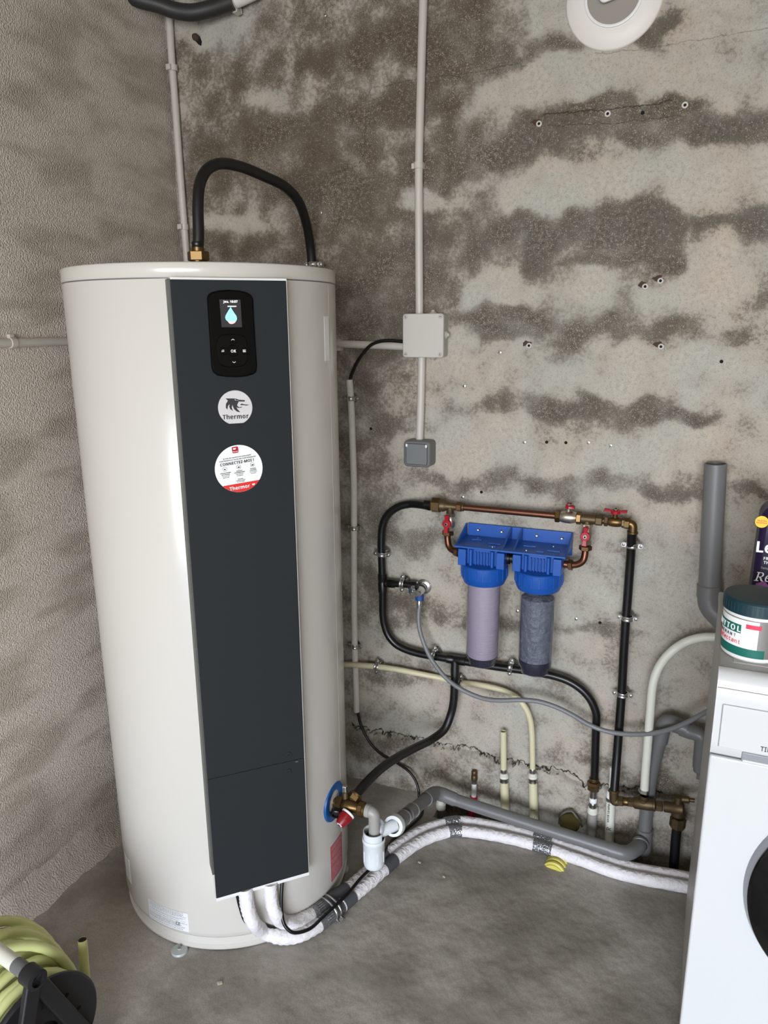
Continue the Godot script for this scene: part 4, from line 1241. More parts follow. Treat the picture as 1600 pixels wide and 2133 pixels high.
# ------------------------------------------------------------------ double filter
func build_filter() -> void:
	var z := 0.085
	var fx := [0.9895, 1.1370]
	var fy := [0.0, 0.0]
	var br := thing("filter_bracket", "blue plastic bracket shelf carrying the two water filters", "bracket", Vector3(1.06, 0.857, 0.0))
	var x0 := 0.914
	var x1 := 1.2085
	part(br, "back_plate", MB.new().rbox(Transform3D(Basis(), Vector3((x0 + x1) / 2 + 0.003, 0.860, 0.006)), Vector3(x1 - x0 - 0.006, 0.064, 0.008), 0.002), M.blue)
	part(br, "shelf", MB.new().rbox(Transform3D(Basis(), Vector3((x0 + x1) / 2, 0.8545, 0.063)), Vector3(x1 - x0, 0.006, 0.118), 0.002), M.blue)
	for x in [x0 + 0.002, 1.043, 1.073, x1 - 0.002]:
		var g := MB.new()
		g.prism(PackedVector2Array([Vector2(-0.008, 0.857), Vector2(-0.112, 0.857), Vector2(-0.1, 0.860), Vector2(-0.010, 0.8915)]), Transform3D(Basis(Vector3(0, 0, -1), Vector3(0, 1, 0), Vector3(1, 0, 0)), Vector3(x, 0, 0)), -0.0022, 0.0022, 0.0006)
		part(br, "gusset", g, M.blue)
	for e in [[0.957, 0.05, 0.028], [1.012, 0.072, 0.034], [1.105, 0.06, 0.034], [1.172, 0.082, 0.034], [1.013, 0.098, 0.02], [1.14, 0.1, 0.02]]:
		part(br, "rail", MB.new().rbox(Transform3D(Basis(), Vector3(e[0], 0.8585, e[1])), Vector3(e[2], 0.004, 0.009), 0.0018), M.blue)
	for e in [[997, 1103], [1046, 1107], [1119, 1115], [1171, 1120.7]]:
		var c := at_z(e[0], e[1], 0.010)
		var s := part(br, "plate_screw", MB.new().lathe([Vector2(0, 0), Vector2(0.0048, 0), Vector2(0.0048, 0.001), Vector2(0.0038, 0.0022), Vector2(0.002, 0.0012), Vector2(0, 0.0012)], along(c, Vector3(0, 0, 1), Vector3(0, 1, 0)), 18), M.zinc)
		s.set_meta("label", "zinc screw head")
	for e in [[996, 1122], [1026, 1139.6], [1096.5, 1146.8], [1153, 1138.6]]:
		var c := at_y(e[0], e[1], 0.8575)
		c.z = minf(c.z, 0.117)
		part(br, "shelf_screw", MB.new().lathe([Vector2(0, 0), Vector2(0.0032, 0), Vector2(0.003, 0.0016), Vector2(0, 0.002)], Transform3D(Basis(), c), 14), M.zinc)
	for k in 2:
		var o := Vector3(fx[k], 0, z)
		var T := Transform3D(Basis(), o)
		var side: String = "left" if k == 0 else "right"
		var f := thing("water_filter", "blue-capped clear filter housing holding a pale string-wound cartridge" if k == 0 else "blue-capped clear filter housing full of grey scale crystals", "water filter", Vector3(fx[k], 0.505, z))
		var hd := MB.new()
		for s in [-1.0, 1.0]:
			hd.rbox(Transform3D(Basis(), o + Vector3(s * 0.052, 0.828, 0.0)), Vector3(0.022, 0.045, 0.085), 0.002)
		hd.rbox(Transform3D(Basis(), o + Vector3(0, 0.828, -0.004)), Vector3(0.1, 0.045, 0.06), 0.003)
		var head := part(f, "head", hd, M.blue)
		for i in 5:
			part(head, "fin", MB.new().rbox(Transform3D(Basis(), o + Vector3((i - 2) * 0.0082, 0.826, 0.028)), Vector3(0.0032, 0.036, 0.012), 0.001), M.blue)
		for s in [-1.0, 1.0]:
			part(head, "post", MB.new().lathe([Vector2(0.0048, 0.80), Vector2(0.0048, 0.851)], Transform3D(Basis(), o + Vector3(s * 0.029, 0, 0.036)), 16), M.blue)
		part(f, "collar", MB.new().lathe([Vector2(0.046, 0.753), Vector2(0.0555, 0.754), Vector2(0.0615, 0.769), Vector2(0.0625, 0.772), Vector2(0.0628, 0.803), Vector2(0.0608, 0.8055), Vector2(0.05, 0.8075), Vector2(0.0, 0.809)], T, 64, 30), M.blue)
		for i in 20:
			var a := TAU * (i + 0.35) / 20
			part(f, "grip_rib", MB.new().rbox(Transform3D(Basis(Vector3.UP, -a), o + Vector3(cos(a) * 0.0625, 0.786, sin(a) * 0.0625)), Vector3(0.0034, 0.029, 0.0036), 0.0008, 1), M.blue)
		var rb := 0.0468
		var outer := [Vector2(0.0, 0.508), Vector2(0.030, 0.508), Vector2(0.0365, 0.512), Vector2(0.0385, 0.518), Vector2(0.0385, 0.524), Vector2(rb - 0.002, 0.536), Vector2(rb - 0.0008, 0.545), Vector2(rb + 0.0008, 0.765)]
		part(f, "bowl", MB.new().lathe(outer, T, 48, 50), M.bowl, "clear plastic bowl")
		if k == 0:
			var core := part(f, "cartridge", MB.new().lathe([Vector2(0.0, 0.536), Vector2(0.040, 0.5365), Vector2(0.0418, 0.539), Vector2(0.0425, 0.77), Vector2(0.0, 0.77)], T, 48, 40), M.wound)
			var turns := MB.new()
			for w in 2:
				var hel := PackedVector3Array()
				var nt := 46
				for i in nt * 28 + 1:
					var a := TAU * i / 28.0 * (1.0 if w == 0 else -1.0) + w
					hel.push_back(o + Vector3(cos(a) * 0.0425, 0.540 + 0.225 * i / (nt * 28.0), sin(a) * 0.0425))
				turns.tube(hel, 0.0011, 5, false)
			part(core, "winding", turns, M.wound)
			part(f, "sump", MB.new().lathe([Vector2(0.0, 0.5125), Vector2(0.033, 0.5125), Vector2(0.0355, 0.522), Vector2(0.0425, 0.5365), Vector2(0.0, 0.5365)], T, 40, 40), M.deep_blue)
		else:
			var fill := MB.new()
			var cr := FastNoiseLite.new()
			cr.seed = 9
			cr.frequency = 40.0
			var nh := 60
			var na := 64
			for j in nh + 1:
				var y := lerpf(0.552, 0.728, float(j) / nh)
				for i in na + 1:
					var a := TAU * (i % na) / na
					var p := Vector3(cos(a) * 0.0435, y, sin(a) * 0.0435)
					var q := p * (1.0 + 0.022 * cr.get_noise_3dv(p))
					q.y = p.y
					fill.vert(o + q, (Vector3(cos(a), 0, sin(a)) + Vector3(cr.get_noise_3dv(p + Vector3.ONE), cr.get_noise_3dv(p + Vector3.ONE * 2), cr.get_noise_3dv(p + Vector3.ONE * 3)) * 0.35).normalized())
			for j in nh:
				for i in na:
					var b := j * (na + 1) + i
					fill.quad(b, b + 1, b + na + 2, b + na + 1)
			fill.lathe([Vector2(0.0, 0.5515), Vector2(0.0435, 0.552)], T, 40)
			fill.lathe([Vector2(0.0435, 0.728), Vector2(0.03, 0.735), Vector2(0.0, 0.737)], T, 40, 60)
			var cm := part(f, "crystals", fill, M.crystals)
			cm.set_meta("kind", "stuff")
			part(f, "sump", MB.new().lathe([Vector2(0.0, 0.5125), Vector2(0.033, 0.5125), Vector2(0.0355, 0.522), Vector2(0.0435, 0.540), Vector2(0.0435, 0.5505), Vector2(0.0, 0.5505)], T, 40, 40), M.deep_blue)
	var link := MB.new()
	var lx := along(Vector3(1.063, 0.827, z), Vector3(1, 0, 0))
	link.lathe([Vector2(0.011, -0.02), Vector2(0.017, -0.012), Vector2(0.017, -0.004), Vector2(0.013, -0.003), Vector2(0.013, 0.003), Vector2(0.017, 0.004), Vector2(0.017, 0.012), Vector2(0.011, 0.02)], lx, 24, 30)
	solo("pipe_coupling", link, M.black_fitting, "black threaded coupling between the two blue filter heads", "pipe fitting")

# ------------------------------------------------------------------ black, cream, white and grey water pipes
func px_path(a: Array, k: float, ox: float, oy: float, z: float) -> PackedVector3Array:
	var out := PackedVector3Array()
	for i in range(0, a.size(), 2):
		out.push_back(at_z(ox + a[i] / k, oy + a[i + 1] / k, z))
	return out

func socket(t: Node3D, a: Vector3, b: Vector3, r: float) -> void:
	var L := a.distance_to(b)
	part(t, "socket", MB.new().lathe([Vector2(r * 0.9, 0.0), Vector2(r, 0.0008), Vector2(r, L * 0.28), Vector2(r * 0.93, L * 0.32), Vector2(r * 0.93, L * 0.45), Vector2(r, L * 0.5), Vector2(r, L - 0.0008), Vector2(r * 0.9, L)], along(a, b - a), 22, 30), M.black_fitting)

func build_water_pipes() -> void:
	var z := 0.035
	var k := 2.286
	var r := 0.0112
	# the supply loop left of and below the filters
	var t := thing("black_water_pipe", "black water pipe looping left of the filters, under them and down to the floor", "pipe", at_z(797, 1214, z))
	var upper := smooth(px_path([575, 117, 530, 114, 470, 114, 420, 124, 380, 147, 350, 182, 335, 225, 330, 285, 333, 400, 336.5, 490], k, 650, 1000, z), 6)
	upper[0].z = 0.06
	for i in mini(12, upper.size()):
		upper[i].z = lerpf(0.06, z, i / 12.0)
	part(t, "pipe", MB.new().tube(upper, r, 18), M.black_pipe)
	part(t, "pipe", MB.new().tube(smooth(px_path([336.5, 490, 337, 560, 338, 640, 345, 690, 365, 742, 400, 782, 450, 808, 510, 826, 570, 838, 640, 849, 685, 857], k, 650, 1000, z), 6), r, 18), M.black_pipe)
	var low := px_path([685, 857, 740, 866, 820, 880, 900, 892, 1000, 905, 1080, 918, 1160, 935, 1230, 961, 1290, 1003, 1330, 1052, 1350, 1100], k, 650, 1000, z)
	low.append_array(line_z([1242.5, 1490, 1241.5, 1520, 1240, 1570, 1238, 1630], z))
	part(t, "pipe", MB.new().tube(smooth(low, 6), r, 18), M.black_pipe)
	part(t, "pipe", MB.new().tube(px_path([340, 490, 500, 500], k, 650, 1000, z), r * 0.92, 18), M.black_pipe)
	var brn := line_zz([948.5, 1376, 0.037, 947, 1420, 0.046, 945, 1461, 0.048, 939.6, 1487, 0.05, 926, 1519, 0.07, 900, 1540, 0.11, 868, 1556, 0.18, 830.6, 1576, 0.27, 799, 1597, 0.35, 772, 1621, 0.42, 753.6, 1641, 0.465, 741, 1656, 0.49])
	part(t, "branch_pipe", MB.new().tube(smooth(brn, 7), 0.0118, 18), M.black_hose)
	socket(t, at_z(796.5, 1196, z), at_z(797.5, 1232, z), r * 1.22)
	socket(t, at_z(801, 1214.5, z), at_z(822, 1216, z), r * 1.12)
	socket(t, at_z(852, 1218.5, z), at_z(868, 1220, z), r * 1.14)
	socket(t, at_z(931, 1371.5, z), at_z(970, 1377.5, z), r * 1.22)
	socket(t, at_z(948.5, 1378, z), at_z(947.5, 1402, z), r * 1.14)
	socket(t, at_z(885, 1050.5, 0.058), at_z(900, 1051.5, 0.06), r * 1.1)
	clamp_at(795.5, 1154, z, Vector3(0.02, 1, 0), r, "zinc clamp on the black loop, left of the blue filters")
	clamp_at(838, 1215, z, Vector3(1, -0.06, 0), r, "zinc clamp on the short black branch beside the chrome tap")
	clamp_at(903, 1363, z, Vector3(1, -0.18, 0), r, "zinc clamp half hidden behind the black loop under the grey hose")
	clamp_at(1064, 1389.5, z, Vector3(1, -0.15, 0), r, "zinc clamp on the black pipe under the filters, between both bowls")
	# right riser
	var ris := smooth(line_zz([1317.5, 1106, 0.06, 1316.5, 1118, 0.055, 1314.5, 1150, 0.042, 1308.8, 1228, z, 1300.8, 1336, z, 1295, 1444, z, 1286.7, 1556, 0.05, 1279.5, 1650, 0.078]), 6)
	var rt := thing("black_water_pipe", "straight black water pipe dropping from the brass elbow to the floor valves", "pipe", ris[0])
	part(rt, "pipe", MB.new().tube(ris, 0.0116, 18), M.black_pipe)
	part(rt, "socket", MB.new().tube(PackedVector3Array([ris[0], ris[5], ris[8]]), 0.0122, 18), M.black_fitting)
	clamp_at(1317, 1136, 0.044, Vector3(0.03, 1, 0), 0.0120, "topmost zinc clamp on the straight black pipe at right")
	clamp_at(1307, 1287.5, z, Vector3(0.02, 1, 0), 0.0118, "middle zinc clamp on the straight black pipe at right")
	clamp_at(1297, 1446, z, Vector3(0.02, 1, 0), 0.0118, "lowest zinc clamp on the straight black pipe at right")
	# chrome tap
	var c := at_z(874, 1229, 0.03)
	var tp := thing("water_tap", "small chrome washing-machine tap on the wall left of the filters", "tap", c)
	part(tp, "rosette", MB.new().lathe([Vector2(0.0, 0.0), Vector2(0.022, 0.001), Vector2(0.0225, 0.004), Vector2(0.019, 0.007), Vector2(0.013, 0.0085), Vector2(0.012, 0.02)], along(Vector3(c.x + 0.004, c.y + 0.002, 0), Vector3(0, 0, 1), Vector3(0, 1, 0)), 32, 40), M.chrome)
	part(tp, "body", MB.new().lathe([Vector2(0.0, 0.012), Vector2(0.0118, 0.012), Vector2(0.0125, 0.02), Vector2(0.0118, 0.052), Vector2(0.0095, 0.055), Vector2(0.0, 0.0555)], along(Vector3(c.x + 0.002, c.y, 0), Vector3(0, -0.08, 1), Vector3(0, 1, 0)), 28, 40), M.chrome)
	part(tp, "spout", MB.new().lathe([Vector2(0.0095, -0.022), Vector2(0.0095, 0.0), Vector2(0.0, 0.001)], along(Vector3(c.x + 0.001, c.y - 0.004, 0.04), Vector3.UP), 24, 40), M.chrome)
	var kd := Vector3(-0.75, 0.15, 0.65)
	var kx := along(Vector3(c.x - 0.002, c.y + 0.002, 0.042), kd)
	var star := PackedVector2Array()
	for i in 40:
		var a := TAU * i / 40
		star.push_back(Vector2(cos(a), sin(a)) * (0.0128 + 0.0022 * cos(a * 5)))
	var KZ := Transform3D(Basis(kx.basis.x, -kx.basis.z, kx.basis.y), kx.origin)
	var knob := part(tp, "knob", MB.new().prism(star, KZ, 0.012, 0.024, 0.003, 60), M.chrome)
	part(knob, "knob_cap", MB.new().prism(circle(0.0048, 18), KZ, 0.0238, 0.0247), M.blue_nut)
	# grey hose from the tap to the washing machine
	var hz := line_zz([874, 1243, 0.042, 874, 1262, 0.044, 872, 1284, 0.05, 874, 1310, 0.058, 882, 1337, 0.066, 893, 1363, 0.072, 908, 1387, 0.078, 930, 1413, 0.085, 956, 1433, 0.09, 982, 1446, 0.09, 1009, 1455.5, 0.09, 1039, 1459, 0.09, 1079, 1458, 0.085, 1114, 1460, 0.08, 1140, 1466, 0.078, 1166, 1476, 0.076, 1192, 1489, 0.074, 1224, 1508, 0.072, 1256, 1521, 0.072, 1288, 1527.5, 0.074, 1325, 1529.5, 0.08, 1362, 1527, 0.09, 1394, 1519.5, 0.1, 1426, 1507, 0.11, 1458, 1490, 0.12, 1480, 1478, 0.13, 1530, 1450, 0.14])
	var gh := thing("supply_hose", "grey supply hose sagging from the chrome tap to the washing machine", "hose", hz[0])
	part(gh, "hose", MB.new().tube(smooth(hz.slice(1), 6), 0.0064, 14), M.grey_hose)
	part(gh, "hose_nut", MB.new().nut(along(hz[0], Vector3.UP), 0.0135, -0.010, 0.007, 0.0015, 8), M.blue_nut, "blue plastic hose nut")
	part(gh, "ferrule", MB.new().lathe([Vector2(0.0060, -0.038), Vector2(0.0072, -0.036), Vector2(0.0072, -0.012), Vector2(0.006, -0.010)], along(hz[0], Vector3(0.02, 1, -0.06)), 18, 40), M.chrome, "shiny metal ferrule")
	# cream pipe
	var cp := line_zz([590, 1381, 0.03, 660, 1382, 0.03, 737, 1385, 0.03, 781, 1388, 0.03, 825, 1394, 0.03, 869, 1402.5, 0.028, 912, 1411, 0.020, 956, 1421, 0.018, 1000, 1427, 0.026, 1030, 1433, 0.03, 1057, 1442, 0.03, 1079, 1455, 0.03, 1095, 1475, 0.03, 1103.5, 1495, 0.03, 1107.5, 1520, 0.03, 1109, 1556, 0.03, 1109.6, 1604, 0.03])
	var ct := thing("cream_water_pipe", "cream plastic pipe curving from behind the heater down to a floor sleeve", "pipe", cp[cp.size() - 1])
	part(ct, "pipe", MB.new().tube(smooth(cp, 6), 0.0085, 16), M.cream)
	floor_sleeve(ct, at_z(1109.6, 1601, 0.03), at_z(1113, 1725, 0.045), 0.0128, M.cream, true)
	lettering(ct, "pencil_mark", "E", Transform3D(Basis(Vector3(0, 0, 1), PI / 2), at_z(1111, 1687, 0.0525)), 0.016, M.ink)
	lettering(ct, "pencil_mark", "c", Transform3D(Basis(Vector3(0, 0, 1), PI / 2), at_z(1110.5, 1702, 0.054)), 0.013, M.ink)
	clamp_at(785, 1388.5, 0.03, Vector3(1, -0.1, 0), 0.0088, "zinc clamp on the cream pipe beside the heater")
	clamp_at(958, 1421, 0.024, Vector3(1, -0.12, 0), 0.0088, "zinc clamp on the cream pipe behind the black branch")
	# open cream stub
	var so := at_z(1048.7, 1523, 0.03)
	var sb := at_z(1049.3, 1604, 0.03)
	var stub := thing("pipe_stub", "open-ended cream pipe stub standing in its floor sleeve", "pipe", sb)
	part(stub, "pipe", MB.new().lathe([Vector2(0.0091, 0.0), Vector2(0.0091, so.y - sb.y), Vector2(0.0072, so.y - sb.y), Vector2(0.0072, so.y - sb.y - 0.05), Vector2(0.0, so.y - sb.y - 0.05)], along(sb, so - sb), 22), M.cream)
	floor_sleeve(stub, at_z(1049.3, 1601, 0.03), at_z(1054, 1725, 0.04), 0.0128, M.cream, false)
	# capped stub
	var q0 := at_z(987.8, 1632, 0.03)
	var cs := thing("capped_pipe_stub", "short white pipe stub with a brass cap and red collar", "pipe", q0)
	var QU := along(q0, Vector3.UP)
	part(cs, "brass_cap", MB.new().lathe([Vector2(0.0085, 0.012), Vector2(0.0095, 0.014), Vector2(0.0095, 0.026), Vector2(0.0078, 0.029), Vector2(0.0090, 0.031), Vector2(0.0090, 0.041), Vector2(0.0070, 0.044), Vector2(0.0, 0.0445)], QU, 22, 40), M.old_brass)
	part(cs, "crimp_ring", MB.new().lathe([Vector2(0.0070, 0.0), Vector2(0.0084, 0.001), Vector2(0.0076, 0.006), Vector2(0.0084, 0.011), Vector2(0.0070, 0.012)], QU, 22, 60), M.steel_ring)
	part(cs, "pipe", MB.new().lathe([Vector2(0.0070, -0.045), Vector2(0.0078, -0.045), Vector2(0.0078, 0.001)], QU, 20), M.mark)
	part(cs, "red_collar", MB.new().lathe([Vector2(0.0085, -0.056), Vector2(0.0108, -0.055), Vector2(0.0108, -0.045), Vector2(0.007, -0.043)], QU, 20, 40), M.crimson)
	part(cs, "red_sleeve", MB.new().tube(PackedVector3Array([at_z(986, 1664, 0.031), at_z(983, 1690, 0.05), at_z(982.5, 1730, 0.055)]), 0.0105, 18), M.crimson)

# steel crimp rings, a white middle collar and a wider sleeve down into the slot
func floor_sleeve(t: Node3D, top: Vector3, bottom: Vector3, r: float, m: Material, inked: bool) -> void:
	var X := along(top, top - bottom)
	part(t, "crimp_ring", MB.new().lathe([Vector2(0.0085, -0.014), Vector2(0.0095, -0.013), Vector2(0.0088, -0.008), Vector2(0.0096, -0.004), Vector2(0.0086, 0.0)], X, 22, 60), M.steel_ring)
	part(t, "white_collar", MB.new().lathe([Vector2(0.009, -0.029), Vector2(0.0138, -0.028), Vector2(0.0138, -0.020), Vector2(0.0122, -0.019), Vector2(0.0122, -0.015), Vector2(0.009, -0.013)], X, 24, 40), M.white_pipe)
	part(t, "crimp_ring", MB.new().lathe([Vector2(0.0105, -0.043), Vector2(0.0132, -0.042), Vector2(0.0122, -0.035), Vector2(0.0130, -0.031), Vector2(0.0105, -0.029)], X, 22, 60), M.steel_ring)
	part(t, "sleeve", MB.new().lathe([Vector2(r, -(top - bottom).length()), Vector2(r, -0.042)], X, 22), m)

# ------------------------------------------------------------------ grey waste pipes
func build_drain() -> void:
	var m: StandardMaterial3D = M.grey_pvc
	# from the siphon to the corner bend, then sloping along the wall
	var a := line_zz([823, 1718, 0.462, 851, 1696, 0.36, 876, 1674, 0.26, 897, 1657, 0.175])
	var run := line_zz([940, 1663, 0.122, 1110, 1718, 0.13, 1278, 1771, 0.135])
	var r := 0.0175
	var t := thing("waste_pipe", "long grey plastic waste pipe sloping over the white insulated lines", "pipe", run[1])
	part(t, "inlet_pipe", MB.new().tube(a, r * 0.95, 24), m)
	var c1 := a[3]
	part(t, "bend", MB.new().tube(fillet(PackedVector3Array([a[2].lerp(c1, 0.55), at_z(908, 1649, 0.135), run[0].lerp(run[1], 0.05)]), 0.06, 10), r * 1.14, 24), m)
	for s in [[0.02, 0.16], [0.34, 0.5]]:
		var p: Vector3 = a[0].lerp(a[2], s[0] + 0.1)
		var q: Vector3 = a[0].lerp(a[2], s[1] + 0.16)
		part(t, "sleeve", MB.new().tube(PackedVector3Array([p, q]), r * 1.1, 24), m)
		part(t, "glue_line", MB.new().lathe([Vector2(r, -0.0012), Vector2(r * 1.1 + 0.0008, -0.001), Vector2(r * 1.1 + 0.0008, 0.001), Vector2(r, 0.0012)], along(q, q - p), 24), M.box_side)
	part(t, "pipe", MB.new().tube(run, r, 24), m)
	var e0 := run[2]
	var e1 := at_z(1313, 1784, 0.13)
	var e2 := at_z(1337, 1768, 0.075)
	var dir := (run[2] - run[1]).normalized()
	part(t, "elbow", MB.new().tube(fillet(PackedVector3Array([e0 - dir * 0.012, e0 + dir * 0.035, e0 + dir * 0.05 + Vector3(0.012, 0.0, -0.045), e0 + dir * 0.052 + Vector3(0.012, 0.0, -0.06)]), 0.035, 10), r * 1.12, 24), m)
	var up := PackedVector3Array([at_z(1341, 1760, 0.052), at_z(1346, 1700, 0.042), at_z(1356, 1620, 0.038), at_z(1374, 1542, 0.044)])
	part(t, "elbow_collar", MB.new().lathe([Vector2(r, 0.0), Vector2(r * 1.28, 0.001), Vector2(r * 1.28, 0.010), Vector2(r * 1.1, 0.012)], along(e0 + dir * 0.052 + Vector3(0.012, 0.0, -0.064), Vector3(0.1, 0, 1)), 28, 40), m)
	part(t, "elbow_hub", MB.new().lathe([Vector2(0.0, -0.028), Vector2(0.018, -0.026), Vector2(r * 1.22, -0.018), Vector2(r * 1.22, 0.045), Vector2(r * 1.05, 0.047)], along(up[0], up[1] - up[0]), 28, 40), m)
	part(t, "riser", MB.new().tube(smooth(up, 5), r, 24), m)
	part(t, "riser_socket", MB.new().tube(PackedVector3Array([at_z(1375, 1545, 0.05), at_z(1381, 1515, 0.05)]), r * 1.12, 24), m)
	part(t, "trap_bend", MB.new().tube(fillet(PackedVector3Array([at_z(1378, 1530, 0.05), at_z(1385, 1498, 0.05) + Vector3(0, 0.0, 0), at_z(1432, 1520, 0.062)]), 0.03, 8), r * 1.12, 24), m)
	part(t, "trap_pipe", MB.new().tube(PackedVector3Array([at_z(1404, 1512, 0.055), at_z(1445, 1526, 0.064)]), r * 0.96, 24), m)
	part(t, "trap_socket", MB.new().tube(PackedVector3Array([at_z(1418, 1517, 0.058), at_z(1440, 1525, 0.062)]), r * 1.1, 24), m)
	part(t, "trap_elbow", MB.new().tube(fillet(PackedVector3Array([at_z(1436, 1524, 0.062), at_z(1464, 1532, 0.07), at_z(1459, 1590, 0.07)]), 0.035, 10), r * 1.06, 24), m)
	part(t, "trap_cup", MB.new().lathe([Vector2(0.0, -0.045), Vector2(0.006, -0.045), Vector2(0.006, -0.03), Vector2(0.015, -0.024), Vector2(r * 1.06, -0.008), Vector2(r * 1.06, 0.01)], along(at_z(1459, 1590, 0.07), Vector3(0, 1, 0)), 28, 40), m)
	# standpipe behind the washing machine
	var s0 := at_z(1491, 965, 0.05)
	var s1 := at_z(1477, 1236, 0.05)
	var sp := thing("standpipe", "upright grey waste standpipe with an open top behind the washing machine", "pipe", s1)
	part(sp, "pipe", MB.new().lathe([Vector2(0.0255, 0.0), Vector2(0.0255, s0.y - s1.y - 0.001), Vector2(0.0245, s0.y - s1.y), Vector2(0.0225, s0.y - s1.y), Vector2(0.0225, 0.02), Vector2(0.0, 0.02)], along(s1, s0 - s1), 32, 40), m)
	part(sp, "socket", MB.new().lathe([Vector2(0.0255, -0.01), Vector2(0.0288, -0.009), Vector2(0.0288, 0.022), Vector2(0.0255, 0.024)], along(s1, s0 - s1), 32, 40), m)
	part(sp, "elbow", MB.new().tube(fillet(PackedVector3Array([s1, at_z(1478, 1263, 0.052), at_z(1520, 1306, 0.06)]), 0.03, 8), 0.0275, 28), m)
	# white-collared stub standing in the slot
	var w0 := at_z(918.5, 1668, 0.062)
	var ws := thing("drain_stub", "short grey drain stub with a white collar under the waste pipe's bend", "pipe", w0)
	part(ws, "collar", MB.new().lathe([Vector2(0.012, -0.026), Vector2(0.0152, -0.025), Vector2(0.0152, -0.010), Vector2(0.0128, -0.009), Vector2(0.0128, 0.004), Vector2(0.010, 0.005), Vector2(0.0, 0.005)], Transform3D(Basis(), w0), 24, 40), M.white_pipe)
	part(ws, "pipe", MB.new().lathe([Vector2(0.0140, -0.13), Vector2(0.0140, -0.025)], Transform3D(Basis(), w0), 24), m)

func build_floor_pipes() -> void:
	# pipe pair at the foot of the black loop
	var a := at_z(1237.6, 1624, 0.035)
	var t := thing("brass_union", "brass union and silver crimp rings below the curved black pipe at the floor", "pipe fitting", a)
	var X := along(a, at_z(1238, 1600, 0.035) - at_z(1231, 1745, 0.035))
	part(t, "sleeve", ring_on(MB.new(), X, -0.004, 0.006, 0.0132), M.brass)
	part(t, "nut", MB.new().nut(X, 0.0185, -0.017, -0.005, 0.002), M.brass)
	part(t, "nut", MB.new().nut(X * Transform3D(Basis(Vector3.UP, 0.5), Vector3.ZERO), 0.0175, -0.032, -0.018, 0.002), M.old_brass)
	part(t, "crimp_sleeve", MB.new().lathe([Vector2(0.0082, -0.057), Vector2(0.0105, -0.056), Vector2(0.0094, -0.052), Vector2(0.0104, -0.047), Vector2(0.0092, -0.043), Vector2(0.0104, -0.038), Vector2(0.0085, -0.031)], X, 24, 60), M.steel_ring)
	part(t, "white_ring", ring_on(MB.new(), X, -0.072, -0.057, 0.0106), M.mark)
	part(t, "crimp_sleeve", MB.new().lathe([Vector2(0.0085, -0.088), Vector2(0.0108, -0.087), Vector2(0.0096, -0.080), Vector2(0.0106, -0.074), Vector2(0.0085, -0.072)], X, 24, 60), M.steel_ring)
	part(t, "white_collar", MB.new().lathe([Vector2(0.0115, -0.106), Vector2(0.0148, -0.105), Vector2(0.0148, -0.097), Vector2(0.0128, -0.095), Vector2(0.0136, -0.091), Vector2(0.0125, -0.088), Vector2(0.009, -0.087)], X, 24, 40), M.white_pipe)
	part(t, "grey_sleeve", MB.new().lathe([Vector2(0.0135, -0.21), Vector2(0.0135, -0.105)], X, 24), mat(Color(0.58, 0.57, 0.54), 0.45))
	# white riser pipe with pencilled letter
	var b0 := at_z(1275, 1598, 0.022)
	var b1 := at_z(1272.5, 1655, 0.026)
	var b2 := at_z(1268, 1790, 0.035)
	var w := thing("white_riser_pipe", "wide white pipe from the floor slot with small print and a pencilled letter", "pipe", b1)
	part(w, "pipe", MB.new().tube(PackedVector3Array([at_z(1272, 1668, 0.03), b2]), 0.0130, 22), M.white_pipe)
	part(w, "collar", ring_on(MB.new(), along(b1, b0 - b1), -0.012, 0.012, 0.0120), M.mark)
	part(w, "thin_pipe", MB.new().tube(PackedVector3Array([b0, b1]), 0.0060, 14), M.mark)
	part(w, "crimp_ring", ring_on(MB.new(), along(at_z(1272, 1664, 0.028), b0 - b1), -0.004, 0.004, 0.0125), M.steel_ring)
	var R := Transform3D(Basis(Vector3(0, 0, 1), PI / 2 + 0.02), at_z(1268.5, 1727, 0.0462))
	lettering(w, "pencil_letter", "R", R, 0.018, M.ink)
	lettering(w, "pipe_print", "SOCOX 1,0 mPas", Transform3D(Basis(Vector3(0, 0, 1), PI / 2 + 0.02), at_z(1267.5, 1694, 0.0448)), 0.008, M.ink)
	# brass manifold
	var P := func(x: float, y: float, z := 0.078) -> Vector3: return at_z(x, y, z)
	var axis: Vector3 = (P.call(1395, 1680) - P.call(1287, 1666)).normalized()
	var mf := thing("brass_manifold", "tarnished brass pipe manifold at the floor feeding the white looped pipe", "pipe fitting", P.call(1340, 1674))
	part(mf, "elbow", MB.new().tube(fillet(PackedVector3Array([P.call(1279, 1644), P.call(1279, 1670), P.call(1292, 1668)]), 0.012, 8), 0.0125, 20), M.old_brass)
	ring_part(mf, "elbow_ring", along(P.call(1279, 1648), Vector3.UP), -0.002, 0.004, 0.0138, M.old_brass)
	part(mf, "nut", MB.new().nut(along(P.call(1293, 1668.5), axis), 0.0148, -0.007, 0.007), M.old_brass)
	ring_part(mf, "nipple", along(P.call(1304, 1669.5), axis), -0.007, 0.007, 0.0115, M.brass)
	part(mf, "nut", MB.new().nut(along(P.call(1315, 1670.5), axis), 0.0138, -0.008, 0.008), M.old_brass)
	part(mf, "tee_body", MB.new().lathe([Vector2(0.012, -0.028), Vector2(0.016, -0.022), Vector2(0.0165, 0.012), Vector2(0.014, 0.03)], along(P.call(1341, 1674), axis), 26, 40), M.old_brass)
	part(mf, "tee_branch", MB.new().lathe([Vector2(0.0145, 0.0), Vector2(0.0145, 0.016), Vector2(0.0115, 0.018), Vector2(0.0115, 0.026)], along(P.call(1340, 1674), Vector3(0.04, 1, 0)), 24, 40), M.old_brass)
